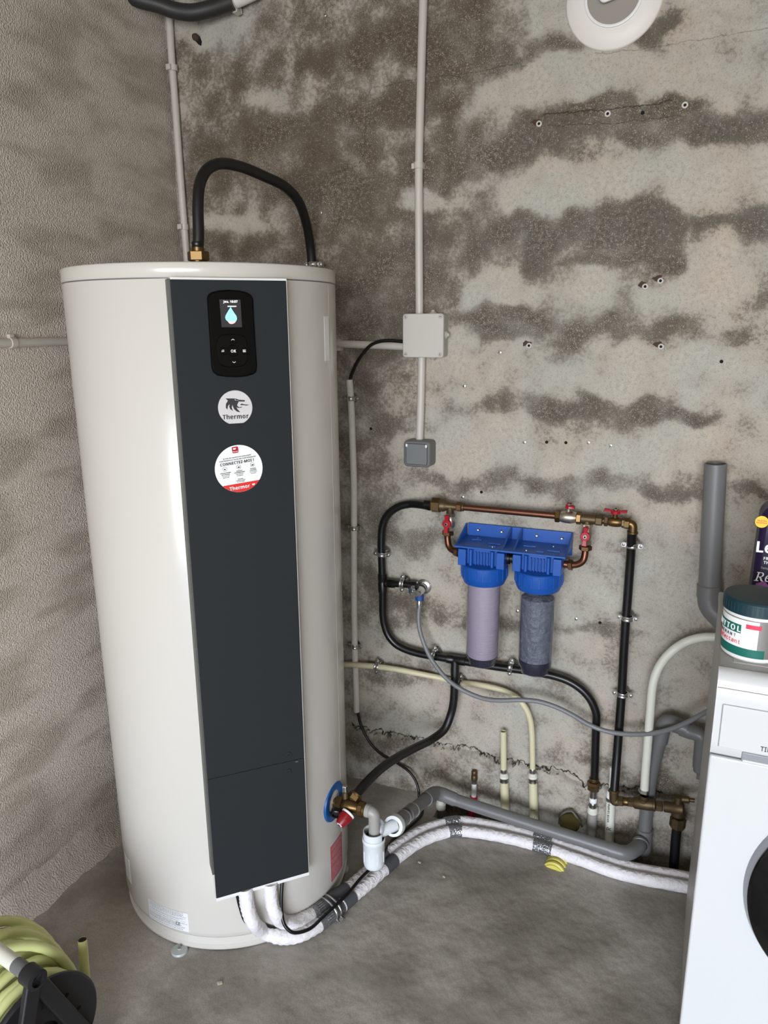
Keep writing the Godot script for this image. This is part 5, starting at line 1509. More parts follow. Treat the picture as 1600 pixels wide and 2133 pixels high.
	part(mf, "collar_nut", MB.new().nut(along(P.call(1341.5, 1646), Vector3(0.04, 1, 0)), 0.0145, -0.007, 0.004), M.zinc)
	ring_part(mf, "ring", along(P.call(1363, 1677), axis), -0.003, 0.003, 0.0165, M.old_brass)
	part(mf, "nut", MB.new().nut(along(P.call(1374, 1679), axis), 0.0150, -0.009, 0.008), M.old_brass)
	part(mf, "valve_body", MB.new().lathe([Vector2(0.0125, -0.012), Vector2(0.0145, -0.008), Vector2(0.0145, 0.012), Vector2(0.0175, 0.016), Vector2(0.0175, 0.036), Vector2(0.014, 0.040)], along(P.call(1392, 1681), axis), 26, 40), M.old_brass)
	part(mf, "valve_bonnet", MB.new().lathe([Vector2(0.0095, 0.0), Vector2(0.0095, 0.024), Vector2(0.0125, 0.026), Vector2(0.0125, 0.032), Vector2(0.006, 0.036), Vector2(0.0, 0.036)], along(P.call(1412, 1682), Vector3(0.02, 1, -0.05)), 22, 40), M.old_brass)
	part(mf, "valve_stub", MB.new().lathe([Vector2(0.009, 0.0), Vector2(0.009, 0.018), Vector2(0.0055, 0.020), Vector2(0.0055, 0.032), Vector2(0.0, 0.032)], along(P.call(1420, 1664), axis), 20, 40), M.old_brass)
	part(mf, "drop", MB.new().lathe([Vector2(0.0, 0.0), Vector2(0.0165, 0.002), Vector2(0.0165, -0.02)], along(P.call(1413, 1684), Vector3.UP), 24, 40), M.old_brass)
	part(mf, "union_nut", MB.new().nut(along(P.call(1412, 1712), Vector3(0.02, 1, 0)), 0.0205, -0.016, 0.014, 0.003, 8), M.old_brass)
	part(mf, "black_tail", MB.new().tube(line_z([1411, 1722, 1408, 1745, 1403, 1815], 0.078), 0.0125, 20), mat(Color(0.05, 0.055, 0.075), 0.35))
	# white pipe looping behind the washing machine
	var wp := line_zz([1342.5, 1645, 0.078, 1344.5, 1610, 0.078, 1349, 1556, 0.078, 1354.5, 1486, 0.076, 1361.5, 1420, 0.07, 1376, 1384, 0.064, 1401.6, 1355, 0.06, 1430, 1337, 0.048, 1462.6, 1328, 0.052, 1498, 1327.5, 0.056, 1560, 1330, 0.06])
	solo("white_water_pipe", MB.new().tube(smooth(wp, 8), 0.0112, 18), M.white_pipe, "white pipe arching from the brass manifold to behind the washing machine", "pipe")
	# yellow corrugated sheath under the insulated lines
	var y0 := at_y(1192, 1722, 0.012)
	var y1 := at_y(1158, 1791, 0.008)
	var ys := thing("corrugated_sheath", "yellow corrugated pipe end under the white insulated lines", "conduit", Vector3(y1.x, 0, y1.z))
	var rib := MB.new()
	var pr := []
	var yl := 0.092
	var yn := 6
	for i in yn:
		var b := yl * i / yn
		pr.append(Vector2(0.0255, b))
		pr.append(Vector2(0.0305, b + yl / yn * 0.2))
		pr.append(Vector2(0.0305, b + yl / yn * 0.62))
		pr.append(Vector2(0.0255, b + yl / yn * 0.82))
	pr.append(Vector2(0.0255, yl))
	pr.append(Vector2(0.0, yl + 0.001))
	rib.lathe(pr, along(Vector3(y1.x + 0.010, -0.012, y1.z - 0.062), Vector3(-0.12, -0.02, 1)), 36, 30)
	part(ys, "ribbed_end", rib, M.yellow)
	var yb := thing("yellow_cap", "dull yellow round cap with a wire bail lying in the floor slot", "cap", at_z(1187, 1712, 0.07))
	part(yb, "cap", MB.new().lathe([Vector2(0.0, -0.008), Vector2(0.026, -0.008), Vector2(0.028, -0.004), Vector2(0.028, 0.004), Vector2(0.025, 0.007), Vector2(0.018, 0.008), Vector2(0.0, 0.0085)], along(at_z(1187, 1714, 0.06), Vector3(0.05, 0.93, 0.35)), 32, 40), mat(Color(0.33, 0.30, 0.10), 0.6))
	var bail := line_zz([1165, 1716, 0.05, 1168, 1700, 0.045, 1178, 1691, 0.04, 1190, 1689.5, 0.04, 1194, 1692, 0.04, 1204, 1706, 0.046, 1213, 1722, 0.05])
	part(yb, "bail", MB.new().tube(smooth(bail, 5), 0.0035, 10), mat(Color(0.36, 0.35, 0.32), 0.6))

# ------------------------------------------------------------------ insulated refrigerant lines
func near(path: PackedVector3Array, p: Vector3) -> int:
	var best := 0
	for k in path.size():
		if path[k].distance_squared_to(p) < path[best].distance_squared_to(p):
			best = k
	return best

func build_insulated_pair() -> void:
	var fn := FastNoiseLite.new()
	fn.seed = 3
	fn.frequency = 30.0
	var back := PackedVector3Array([at_front(563, 1838, 0.300), at_front(564, 1860, 0.303), at_front(567, 1882, 0.308), at_front(574, 1902, 0.318)])
	back.append_array(line_yy([588, 1919, 0.058, 611, 1921, 0.043, 637, 1911, 0.035, 658, 1899, 0.030, 690, 1874, 0.026, 725, 1850, 0.022, 756, 1824, 0.019, 790, 1792, 0.017, 825, 1764, 0.016, 878, 1731, 0.016, 931, 1715, 0.0175, 962, 1712, 0.0175, 1040, 1724, 0.0175, 1112, 1743, 0.0175, 1212, 1775, 0.0175, 1294, 1803, 0.0175, 1439, 1830, 0.018, 1560, 1854, 0.018]))
	var frontp := PackedVector3Array([at_front(511, 1850, 0.300), at_front(513, 1868, 0.305), at_front(516, 1890, 0.312), at_front(525, 1917, 0.325)])
	frontp.append_array(line_yy([551, 1941, 0.038, 585, 1952, 0.026, 622, 1949, 0.021, 660, 1929, 0.018, 699, 1897, 0.016, 732, 1869, 0.016, 760, 1846, 0.016, 800, 1811, 0.016, 825, 1788, 0.016, 878, 1752, 0.016, 931, 1733, 0.0175, 962, 1731, 0.0175, 1040, 1742, 0.0175, 1112, 1759, 0.0175, 1212, 1792, 0.0175, 1294, 1820, 0.0175, 1439, 1849, 0.0175, 1560, 1872, 0.0175]))
	var t := thing("insulated_pipes", "pair of white foam-insulated pipes running along the floor from the heater", "pipe", at_y(930, 1724, 0.0))
	var paths := []
	for p in [back, frontp]:
		var s := smooth(p, 10)
		var rr := []
		for k in s.size():
			rr.append(0.0164 + 0.0016 * fn.get_noise_3dv(s[k]) + (0.0009 * sin(k * 1.9) if k < 120 else 0.0))
		part(t, "foam_sleeve", MB.new().tube(s, rr, 20), M.foam)
		paths.append(s)
	var wraps := [["silver_tape", 930, 1724, 960, 1721, M.silver_tape], ["silver_tape", 1113, 1751, 1152, 1763, M.silver_tape], ["dark_tape", 789, 1806, 812, 1786, M.dark_tape], ["dark_tape", 664, 1912, 730, 1862, M.dark_tape], ["silver_tape", 652, 1918, 676, 1902, M.silver_tape]]
	for w in wraps:
		for s in paths:
			var a := near(s, at_y(w[1], w[2], 0.016))
			var b := near(s, at_y(w[3], w[4], 0.016))
			var seg: PackedVector3Array = s.slice(mini(a, b), maxi(a, b) + 1)
			if seg.size() < 2:
				continue
			var rr := []
			for k in seg.size():
				rr.append(0.0180 + 0.0009 * fn.get_noise_3dv(seg[k] * 3.0))
			part(t, w[0], MB.new().tube(seg, rr, 20), w[5])
	# zinc ring that holds the pair down by the heater
	var rc := (at_y(686, 1890, 0.02))
	var d: Vector3 = (at_y(725, 1862, 0.02) - at_y(660, 1912, 0.02)).normalized()
	var ring := thing("pipe_ring", "shiny zinc ring holding the taped pipes beside the heater's foot", "pipe clamp", Vector3(rc.x, 0, rc.z))
	var X := along(Vector3(rc.x, 0.022, rc.z), d, Vector3.UP)
	for off in [-0.007, 0.007]:
		var loop := PackedVector3Array()
		for k in 41:
			var a := TAU * k / 40
			loop.push_back(X * Vector3(cos(a) * 0.036, off, sin(a) * 0.0225))
		part(ring, "hoop", MB.new().tube(loop, 0.0028, 10, false), M.zinc)
	part(ring, "bolt_plate", MB.new().rbox(X * Transform3D(Basis(), Vector3(0.042, 0, -0.012)), Vector3(0.014, 0.022, 0.004), 0.001), M.zinc)
	part(ring, "bolt", MB.new().nut(X * Transform3D(Basis(Vector3(1, 0, 0), PI / 2), Vector3(0.044, 0, -0.012)), 0.005, -0.006, 0.006, 0.001), M.zinc)
	# black cable from the sheath, behind the waste pipe, along the pair and up under the heater's panel
	var cb := line_zz([743, 1470, 0.016, 745.6, 1484, 0.016, 751, 1508, 0.018, 764, 1536, 0.022, 783, 1561, 0.026, 804, 1577, 0.03, 830, 1591, 0.034, 852, 1607, 0.04, 865, 1625, 0.046, 872, 1646, 0.055, 873, 1660, 0.06])
	cb.append_array(line_yy([880, 1692, 0.008, 868, 1709, 0.008, 845, 1728, 0.008, 823, 1744, 0.012, 800, 1775, 0.034, 778, 1803, 0.040, 751, 1830, 0.043, 725, 1861, 0.043, 699, 1886, 0.044, 672, 1911, 0.046, 646, 1934, 0.05, 620, 1942.5, 0.057, 606, 1940.5, 0.065]))
	cb.append_array(PackedVector3Array([at_front(592, 1925, 0.335), at_front(587, 1900, 0.322), at_front(586, 1870, 0.312), at_front(588, 1835, 0.300)]))
	solo("power_cable", MB.new().tube(smooth(cb, 7), 0.0042, 12), M.cable, "black cable from the standing sheath along the insulated pipes up under the heater panel", "cable")
	var c2 := PackedVector3Array([at_front(492, 1855, 0.297), at_front(500, 1890, 0.301), at_front(514, 1922, 0.303), at_front(540, 1922, 0.299), at_front(552, 1926, 0.297), at_front(575, 1935, 0.296), at_front(590, 1939, 0.296)])
	solo("power_cable", MB.new().tube(smooth(c2, 8), 0.0036, 12), M.cable, "thin black cable hanging behind the insulated pipes under the heater panel", "cable")

# ------------------------------------------------------------------ safety valve and siphon
func build_safety_group() -> void:
	var y := 0.277
	var z := 0.508
	var o := Vector3(0.735, y, z)
	var t := thing("safety_valve", "brass safety valve group with red knob on the heater's blue inlet collar", "valve", o)
	var X := along(o, Vector3(1, 0, 0), Vector3(0, 0, 1))
	part(t, "inlet", MB.new().lathe([Vector2(0.012, -0.012), Vector2(0.012, 0.006)], X, 24), M.brass)
	part(t, "union_nut", MB.new().nut(X, 0.0195, 0.002, 0.018, 0.002), M.brass)
	part(t, "body", MB.new().lathe([Vector2(0.010, 0.016), Vector2(0.0135, 0.020), Vector2(0.0165, 0.030), Vector2(0.0165, 0.044), Vector2(0.0135, 0.052), Vector2(0.0125, 0.066)], X, 28, 45), M.brass)
	part(t, "outlet_nut", MB.new().nut(X, 0.0192, 0.062, 0.076, 0.002, 10), M.brass)
	ring_part(t, "outlet_ring", X, 0.075, 0.082, 0.0175, M.brass)
	# black check plug facing the room
	var pl := along(Vector3(o.x + 0.008, y - 0.012, z + 0.012), Vector3(0.25, -0.3, 0.9), Vector3.UP)
	var plug := part(t, "check_plug", MB.new().lathe([Vector2(0.010, -0.01), Vector2(0.0142, 0.004), Vector2(0.0142, 0.013), Vector2(0.0125, 0.0145), Vector2(0.0098, 0.0145), Vector2(0.0092, 0.010), Vector2(0.0, 0.010)], pl, 26, 40), M.black_fitting)
	part(plug, "hollow", MB.new().lathe([Vector2(0.0, 0.0101), Vector2(0.0078, 0.0101), Vector2(0.0055, 0.0118), Vector2(0.0, 0.0118)], pl, 20, 40), M.reel_black)
	# red knob, leaning down to the front
	var kd := Vector3(-0.33, -0.48, 0.8)
	var kx := along(Vector3(o.x + 0.045, y - 0.004, z + 0.010), kd, Vector3.UP)
	part(t, "knob_collar", MB.new().lathe([Vector2(0.014, 0.006), Vector2(0.0175, 0.008), Vector2(0.0175, 0.012), Vector2(0.015, 0.014)], kx, 26, 40), M.mark)
	var prof := [Vector2(0.0145, 0.012), Vector2(0.0168, 0.013), Vector2(0.0160, 0.026), Vector2(0.0122, 0.040), Vector2(0.0108, 0.043), Vector2(0.0, 0.043)]
	var knob := part(t, "knob", MB.new().lathe(prof, kx, 28, 40), M.safety_red)
	for i in 10:
		var a := TAU * i / 10
		part(knob, "grip", MB.new().rbox(kx * Transform3D(Basis(Vector3.UP, -a), Vector3(cos(a) * 0.0156, 0.021, sin(a) * 0.0156)), Vector3(0.0022, 0.014, 0.004), 0.0008, 1), M.safety_red)
	part(knob, "knob_ring", MB.new().lathe([Vector2(0.0045, 0.043), Vector2(0.0072, 0.043), Vector2(0.0068, 0.0442), Vector2(0.0048, 0.0442)], kx, 20), M.mark)
	part(knob, "knob_tip", MB.new().lathe([Vector2(0.0045, 0.0425), Vector2(0.0022, 0.0455), Vector2(0.0, 0.046)], kx, 16), M.reel_black)
	# isolating tap on top and the branch to the black pipe
	part(t, "lever_stem", MB.new().lathe([Vector2(0.0075, 0.0), Vector2(0.0075, 0.020), Vector2(0.0050, 0.022), Vector2(0.0050, 0.030), Vector2(0.0, 0.031)], along(Vector3(o.x + 0.024, y + 0.010, z - 0.006), Vector3(-0.1, 1, -0.15)), 18, 40), M.old_brass)
	part(t, "lever", MB.new().rbox(along(Vector3(o.x + 0.021, y + 0.033, z - 0.01), Vector3(-0.1, 1, -0.1)), Vector3(0.012, 0.026, 0.012), 0.003), M.zinc)
	var bn := at_z(743, 1654, 0.485)
	var bt := Vector3(o.x + 0.038, y + 0.004, z - 0.006)
	part(t, "branch", MB.new().tube(PackedVector3Array([bt, bn]), 0.0115, 20), M.brass)
	part(t, "branch_nut", MB.new().nut(along(bn.lerp(bt, 0.35), bn - bt), 0.0175, -0.008, 0.008, 0.002), M.brass)
	ring_part(t, "branch_ring", along(bn.lerp(bt, 0.05), bn - bt), -0.004, 0.004, 0.0160, M.brass)
	# grey elbow into the siphon
	var e := thing("waste_elbow", "light grey plastic elbow from the safety valve into the white siphon", "pipe fitting", Vector3(0.838, y, z))
	part(e, "elbow", MB.new().tube(fillet(PackedVector3Array([Vector3(0.812, y, z), Vector3(0.8385, y - 0.001, z), Vector3(0.8385, 0.212, z)]), 0.022, 10), 0.0142, 24), M.grey_elbow)
	ring_part(e, "socket", along(Vector3(0.822, y, z), Vector3(1, 0, 0)), -0.008, 0.006, 0.0162, M.grey_elbow)
	# siphon
	var c := Vector3(0.8365, 0.016, z)
	var s := thing("siphon", "white plastic funnel siphon hanging below the grey elbow", "siphon", Vector3(c.x, 0.12, c.z))
	var S := Transform3D(Basis(), c)
	part(s, "cup", MB.new().lathe([Vector2(0.0, 0.105), Vector2(0.018, 0.106), Vector2(0.0245, 0.111), Vector2(0.0265, 0.120), Vector2(0.0270, 0.178), Vector2(0.0285, 0.180), Vector2(0.0285, 0.188), Vector2(0.0270, 0.190)], S, 40, 40), M.siphon)
	var gap := deg_to_rad(16)
	part(s, "funnel", MB.new().lathe([Vector2(0.0262, 0.188), Vector2(0.0262, 0.2085), Vector2(0.0240, 0.2085), Vector2(0.0240, 0.188)], S, 40, 40, gap, gap + TAU * 0.84), M.siphon)
	part(s, "splash_guard", MB.new().lathe([Vector2(0.0262, 0.2085), Vector2(0.0262, 0.228), Vector2(0.0240, 0.228), Vector2(0.0240, 0.2085)], S, 16, 40, -1.4, 0.2), M.siphon)
	part(s, "water_hollow", MB.new().lathe([Vector2(0.0, 0.190), Vector2(0.0245, 0.1895)], S, 30), M.reel_black)
	for i in 8:
		var a := TAU * i / 8
		part(s, "rib", MB.new().rbox(Transform3D(Basis(Vector3.UP, -a), c + Vector3(cos(a) * 0.0268, 0.142, sin(a) * 0.0268)), Vector3(0.0016, 0.030, 0.005), 0.0006, 1), M.siphon)
	var q0 := at_z(823, 1718, 0.462)
	var od := (at_z(851, 1696, 0.36) - q0).normalized()
	part(s, "outlet", MB.new().tube(PackedVector3Array([c + Vector3(0.006, q0.y - 0.020, -0.01), q0 + od * 0.004]), 0.0165, 22), M.siphon)
	part(s, "outlet_nut", MB.new().lathe([Vector2(0.0175, -0.024), Vector2(0.0250, -0.022), Vector2(0.0270, -0.012), Vector2(0.0270, -0.004), Vector2(0.0245, 0.0), Vector2(0.0195, 0.001)], along(q0 + od * 0.006, od), 28, 40), M.siphon)

# ------------------------------------------------------------------ washing machine
func build_washer() -> void:
	var x0 := 1.555
	var x1 := 2.152
	var zf := 0.66
	var zb := 0.225
	var t := thing("washing_machine", "white front-loading washing machine with a black glass door", "washing machine", Vector3(x0, 0, zf))
	var cx := (x0 + x1) / 2
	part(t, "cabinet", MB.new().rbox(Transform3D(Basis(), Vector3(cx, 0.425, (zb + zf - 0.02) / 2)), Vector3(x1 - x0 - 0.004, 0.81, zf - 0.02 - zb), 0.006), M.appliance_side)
	for s in [[x0 + 0.05, zb + 0.06], [x1 - 0.05, zb + 0.06], [x0 + 0.05, zf - 0.07], [x1 - 0.05, zf - 0.07]]:
		part(t, "foot", MB.new().lathe([Vector2(0.0, 0.0), Vector2(0.02, 0.0), Vector2(0.018, 0.01), Vector2(0.008, 0.012), Vector2(0.008, 0.03)], Transform3D(Basis(), Vector3(s[0], 0, s[1])), 20), M.reel_black)
	t.rotation.y = deg_to_rad(-1.1)
	# front panel below the fascia
	part(t, "front_panel", MB.new().rbox(Transform3D(Basis(), Vector3(cx, 0.355, zf - 0.012)), Vector3(x1 - x0, 0.672, 0.024), 0.005, 3), M.appliance)
	# fascia, leaning back a little with a soft top edge
	var prof := PackedVector2Array([Vector2(0.0, 0.6935), Vector2(0.02, 0.6935), Vector2(0.024, 0.697), Vector2(0.026, 0.72), Vector2(0.0255, 0.80), Vector2(0.022, 0.833), Vector2(0.014, 0.846), Vector2(0.004, 0.8495), Vector2(-0.003, 0.8500), Vector2(-0.003, 0.84)])
	part(t, "fascia", MB.new().prism(prof, Transform3D(Basis(Vector3(0, 0, 1), Vector3(0, 1, 0), Vector3(-1, 0, 0)), Vector3(cx, 0, zf - 0.024)), -(x1 - x0) / 2, (x1 - x0) / 2, 0.0, 60), M.appliance)
	part(t, "fascia_seam", MB.new().rbox(Transform3D(Basis(), Vector3(cx, 0.692, zf - 0.004)), Vector3(x1 - x0 - 0.003, 0.002, 0.008), 0.0005, 1), M.door_ring)
	part(t, "trim_line", MB.new().rbox(Transform3D(Basis(), Vector3(cx, 0.8225, zf + 0.0001)), Vector3(x1 - x0 - 0.002, 0.0014, 0.0026), 0.0004, 1), M.box_side)
	# detergent drawer: a shallow outlined front with a grip recess
	var da := at_z(1507, 1467, zf + 0.002)
	var drawer := MB.new()
	var dw := 0.19
	var dt := da.y
	var db := 0.712
	part(t, "drawer", MB.new().rbox(Transform3D(Basis(), Vector3(da.x + dw / 2, (dt + db) / 2, zf + 0.0)), Vector3(dw, dt - db, 0.0062), 0.0012), M.appliance)
	var gap := MB.new()
	gap.rbox(Transform3D(Basis(), Vector3(da.x - 0.0008, (dt + db) / 2, zf + 0.0012)), Vector3(0.0014, dt - db, 0.003), 0.0003, 1)
	gap.rbox(Transform3D(Basis(), Vector3(da.x + dw / 2, dt + 0.0006, zf + 0.0006)), Vector3(dw, 0.0014, 0.003), 0.0003, 1)
	part(t, "drawer_gap", gap, M.door_ring)
	var ha := at_z(1546, 1566, zf + 0.004)
	var grip := part(t, "grip_recess", MB.new().rbox(Transform3D(Basis(), Vector3(ha.x + 0.07, ha.y - 0.0095, zf + 0.0006)), Vector3(0.14, 0.019, 0.006), 0.002), M.door_ring)
	part(grip, "grip_lip", MB.new().rbox(Transform3D(Basis(), Vector3(ha.x + 0.07, ha.y - 0.0165, zf + 0.0022)), Vector3(0.136, 0.005, 0.005), 0.002), M.appliance)
	lettering(t, "panel_print", "TIME", Transform3D(Basis(), at_z(1602, 1562, zf + 0.004)), 0.012, M.ink)
	# lid with a raised border
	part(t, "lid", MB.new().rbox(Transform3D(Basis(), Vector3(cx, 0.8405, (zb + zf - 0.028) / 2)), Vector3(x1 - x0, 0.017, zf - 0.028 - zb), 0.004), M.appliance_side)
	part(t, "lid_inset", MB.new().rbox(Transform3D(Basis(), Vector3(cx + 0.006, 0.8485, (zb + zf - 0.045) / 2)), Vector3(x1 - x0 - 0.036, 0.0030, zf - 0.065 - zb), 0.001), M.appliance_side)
	# door
	var dc := Vector3(0, 0, 0)
	var de := at_z(1553, 1850, zf + 0.02)
	var rad := 0.205
	dc = Vector3(de.x + rad + 0.003, 0.452, zf)
	var D := Transform3D(Basis(Vector3(1, 0, 0), Vector3(0, 0, 1), Vector3(0, -1, 0)), dc)
	var door := part(t, "door", MB.new().lathe([Vector2(rad + 0.005, -0.004), Vector2(rad + 0.005, 0.002), Vector2(rad + 0.002, 0.012), Vector2(rad - 0.002, 0.018), Vector2(rad - 0.01, 0.018)], D, 96, 50), M.door_ring)
	part(door, "door_glass", MB.new().lathe([Vector2(rad - 0.001, 0.010), Vector2(rad - 0.001, 0.020), Vector2(rad - 0.006, 0.025), Vector2(rad * 0.7, 0.030), Vector2(0.0, 0.034)], D, 96, 40), M.glass_black)

func build_bottles() -> void:
	# tub of stain remover
	var topc := at_y(1581, 1238, 0.962)
	var c := Vector3(topc.x, 0.85, topc.z)
	var t := thing("powder_tub", "white tub with a dark teal lid standing on the washing machine", "tub", c)
	var T := Transform3D(Basis(), c)
	part(t, "body", MB.new().lathe([Vector2(0.0, 0.0), Vector2(0.049, 0.0005), Vector2(0.0525, 0.004), Vector2(0.0545, 0.085), Vector2(0.054, 0.09)], T, 56, 40), M.white_plastic)
	var lid := part(t, "lid", MB.new().lathe([Vector2(0.0545, 0.086), Vector2(0.0570, 0.0865), Vector2(0.0565, 0.108), Vector2(0.0545, 0.111), Vector2(0.050, 0.112), Vector2(0.0, 0.1125)], T, 64, 30), M.teal)
	for i in 48:
		var a := TAU * i / 48
		part(lid, "ridge", MB.new().rbox(Transform3D(Basis(Vector3.UP, -a), c + Vector3(cos(a) * 0.0566, 0.0975, sin(a) * 0.0566)), Vector3(0.0012, 0.016, 0.0028), 0.0005, 1), M.teal)
	# printed wrap: white label over a silver band with a green foot. Angle 0 looks along +x, 90 degrees to the room
	var wrap := func(a0: float, a1: float, y0: float, y1: float, r: float) -> MB:
		return MB.new().lathe([Vector2(r - 0.0004, y0), Vector2(r + 0.0002 * y0, y0), Vector2(r + 0.0225 * (y1 - y0), y1), Vector2(r - 0.0004, y1)], T, 40, 20, deg_to_rad(a0), deg_to_rad(a1))
	part(t, "silver_band", wrap.call(40, 290, 0.010, 0.080, 0.05315), M.silver_print)
	part(t, "green_foot", wrap.call(74, 290, 0.010, 0.026, 0.0534), M.green_print)
	part(t, "label", wrap.call(88, 225, 0.024, 0.078, 0.0536), M.paper)
	var cyl := func(deg: float, y: float, r := 0.0552) -> Transform3D:
		var a := deg_to_rad(deg)
		var nn := Vector3(cos(a), 0, sin(a))
		return Transform3D(Basis(Vector3(0, 1, 0).cross(nn).normalized(), Vector3.UP, nn), c + nn * r + Vector3(0, y, 0))
	var bar := MB.new()
	bar.lathe([Vector2(0.0538, 0.052), Vector2(0.0550, 0.052), Vector2(0.0553, 0.068), Vector2(0.0538, 0.068)], T, 24, 20, deg_to_rad(118), deg_to_rad(210))
	part(t, "name_bar", bar, M.green_print)
	var word := "SANYTOL"
	for i in word.length():
		lettering(t, "name_letter", word[i], cyl.call(192 - i * 11.6, 0.0595, 0.0556), 0.0145, M.mark, true)
	word = "DETACHANT"
	for i in word.length():
		lettering(t, "small_letter", word[i], cyl.call(190 - i * 7.6, 0.0455, 0.0549), 0.0075, M.ink)
	word = "desinfectant"
	for i in word.length():
		lettering(t, "pink_letter", word[i], cyl.call(192 - i * 6.6, 0.0355, 0.0548), 0.0105, M.pink_print)
	part(t, "pink_flash", MB.new().lathe([Vector2(0.0538, 0.064), Vector2(0.0551, 0.064), Vector2(0.0554, 0.072), Vector2(0.0538, 0.072)], T, 12, 20, deg_to_rad(84), deg_to_rad(110)), M.pink_print)
	# softener bottle behind it
	var zb := 0.27
	var b0 := at_z(1556, 1255, zb)
	var tp := at_z(1590, 1064, zb)
	var bw := 0.125
	var h := tp.y - 0.85 + 0.026
	var bx := b0.x + bw / 2 + 0.002
	var base := Vector3(bx, 0.85, zb)
	var s := thing("softener_bottle", "dark purple softener bottle standing behind the tub", "bottle", base)
	var out := PackedVector2Array()
	out.append_array(PackedVector2Array([Vector2(-bw / 2, 0.006), Vector2(-bw / 2 + 0.006, 0.0), Vector2(bw / 2 - 0.006, 0.0), Vector2(bw / 2, 0.006), Vector2(bw / 2 - 0.002, h * 0.55)]))
	for k in 12:
		var a := PI / 2 * k / 11
		out.push_back(Vector2(0.012 + cos(a) * (bw / 2 - 0.016), h * 0.84 + sin(a) * h * 0.16))
	for k in 12:
		var a := PI / 2 + PI / 2 * k / 11
		out.push_back(Vector2(-0.012 + cos(a) * (bw / 2 - 0.016), h * 0.84 + sin(a) * h * 0.16))
	out.push_back(Vector2(-bw / 2 + 0.002, h * 0.55))
	var B := Transform3D(Basis(), base)
	part(s, "body", MB.new().prism(out, B, -0.034, 0.034, 0.012, 50), M.purple)
	part(s, "cap", MB.new().lathe([Vector2(0.02, h - 0.004), Vector2(0.021, h), Vector2(0.020, h + 0.03), Vector2(0.0, h + 0.031)], B, 28, 40), M.magenta)
	var zf := 0.0345
	var blush := MB.new()
	blush.prism(PackedVector2Array([Vector2(-0.055, 0.012), Vector2(0.055, 0.012), Vector2(0.055, 0.05), Vector2(0.03, 0.042), Vector2(0.0, 0.054), Vector2(-0.025, 0.045), Vector2(-0.04, 0.06), Vector2(-0.055, 0.052)]), B, zf - 0.001, zf)
	blush.prism(PackedVector2Array([Vector2(-0.02, h * 0.90), Vector2(-0.036, h * 0.84), Vector2(-0.01, h * 0.76), Vector2(0.03, h * 0.78), Vector2(0.04, h * 0.9), Vector2(0.0, h * 0.96)]), B, zf - 0.001, zf)
	part(s, "print_flowers", blush, M.magenta)
	var sun := at_z(1587, 1087, zb + zf)
	var dot := part(s, "yellow_spot", MB.new().prism(circle(0.0125, 28), Transform3D(Basis(), sun), 0.0, 0.0006), M.yellow_print)
	lettering(dot, "spot_print", "TRUSTED", Transform3D(Basis(), sun + Vector3(0, 0.002, 0.0007)), 0.0042, M.red_print, true)
	lettering(dot, "spot_print", "FRAGRANCE", Transform3D(Basis(), sun + Vector3(0, -0.0022, 0.0007)), 0.0036, M.red_print, true)
	var L := at_z(1598, 1141, zb + zf)
	lettering(s, "brand_print", "Lenor", Transform3D(Basis(), L + Vector3(0.022, 0, 0.0004)), 0.032, M.mark, true)
	var l2 := at_z(1602, 1164, zb + zf)
	lettering(s, "line_print", "FRAGRANCE", Transform3D(Basis(), l2 + Vector3(0.014, 0, 0.0004)), 0.0085, M.mark, true)
	lettering(s, "line_print", "THERAPY", Transform3D(Basis(), l2 + Vector3(0.009, -0.0088, 0.0004)), 0.0085, M.mark, true)
	lettering(s, "line_print", "Tempting Rose & Neroli", Transform3D(Basis(), l2 + Vector3(0.019, -0.021, 0.0004)), 0.006, M.box_side)
	var l3 := at_z(1597, 1203, zb + zf)
	lettering(s, "script_print", "Relax", Transform3D(Basis(Vector3(1, 0, 0), Vector3(0.22, 1, 0), Vector3(0, 0, 1)), l3 + Vector3(0.014, 0, 0.0004)), 0.027, M.badge, false, "Droid Serif")

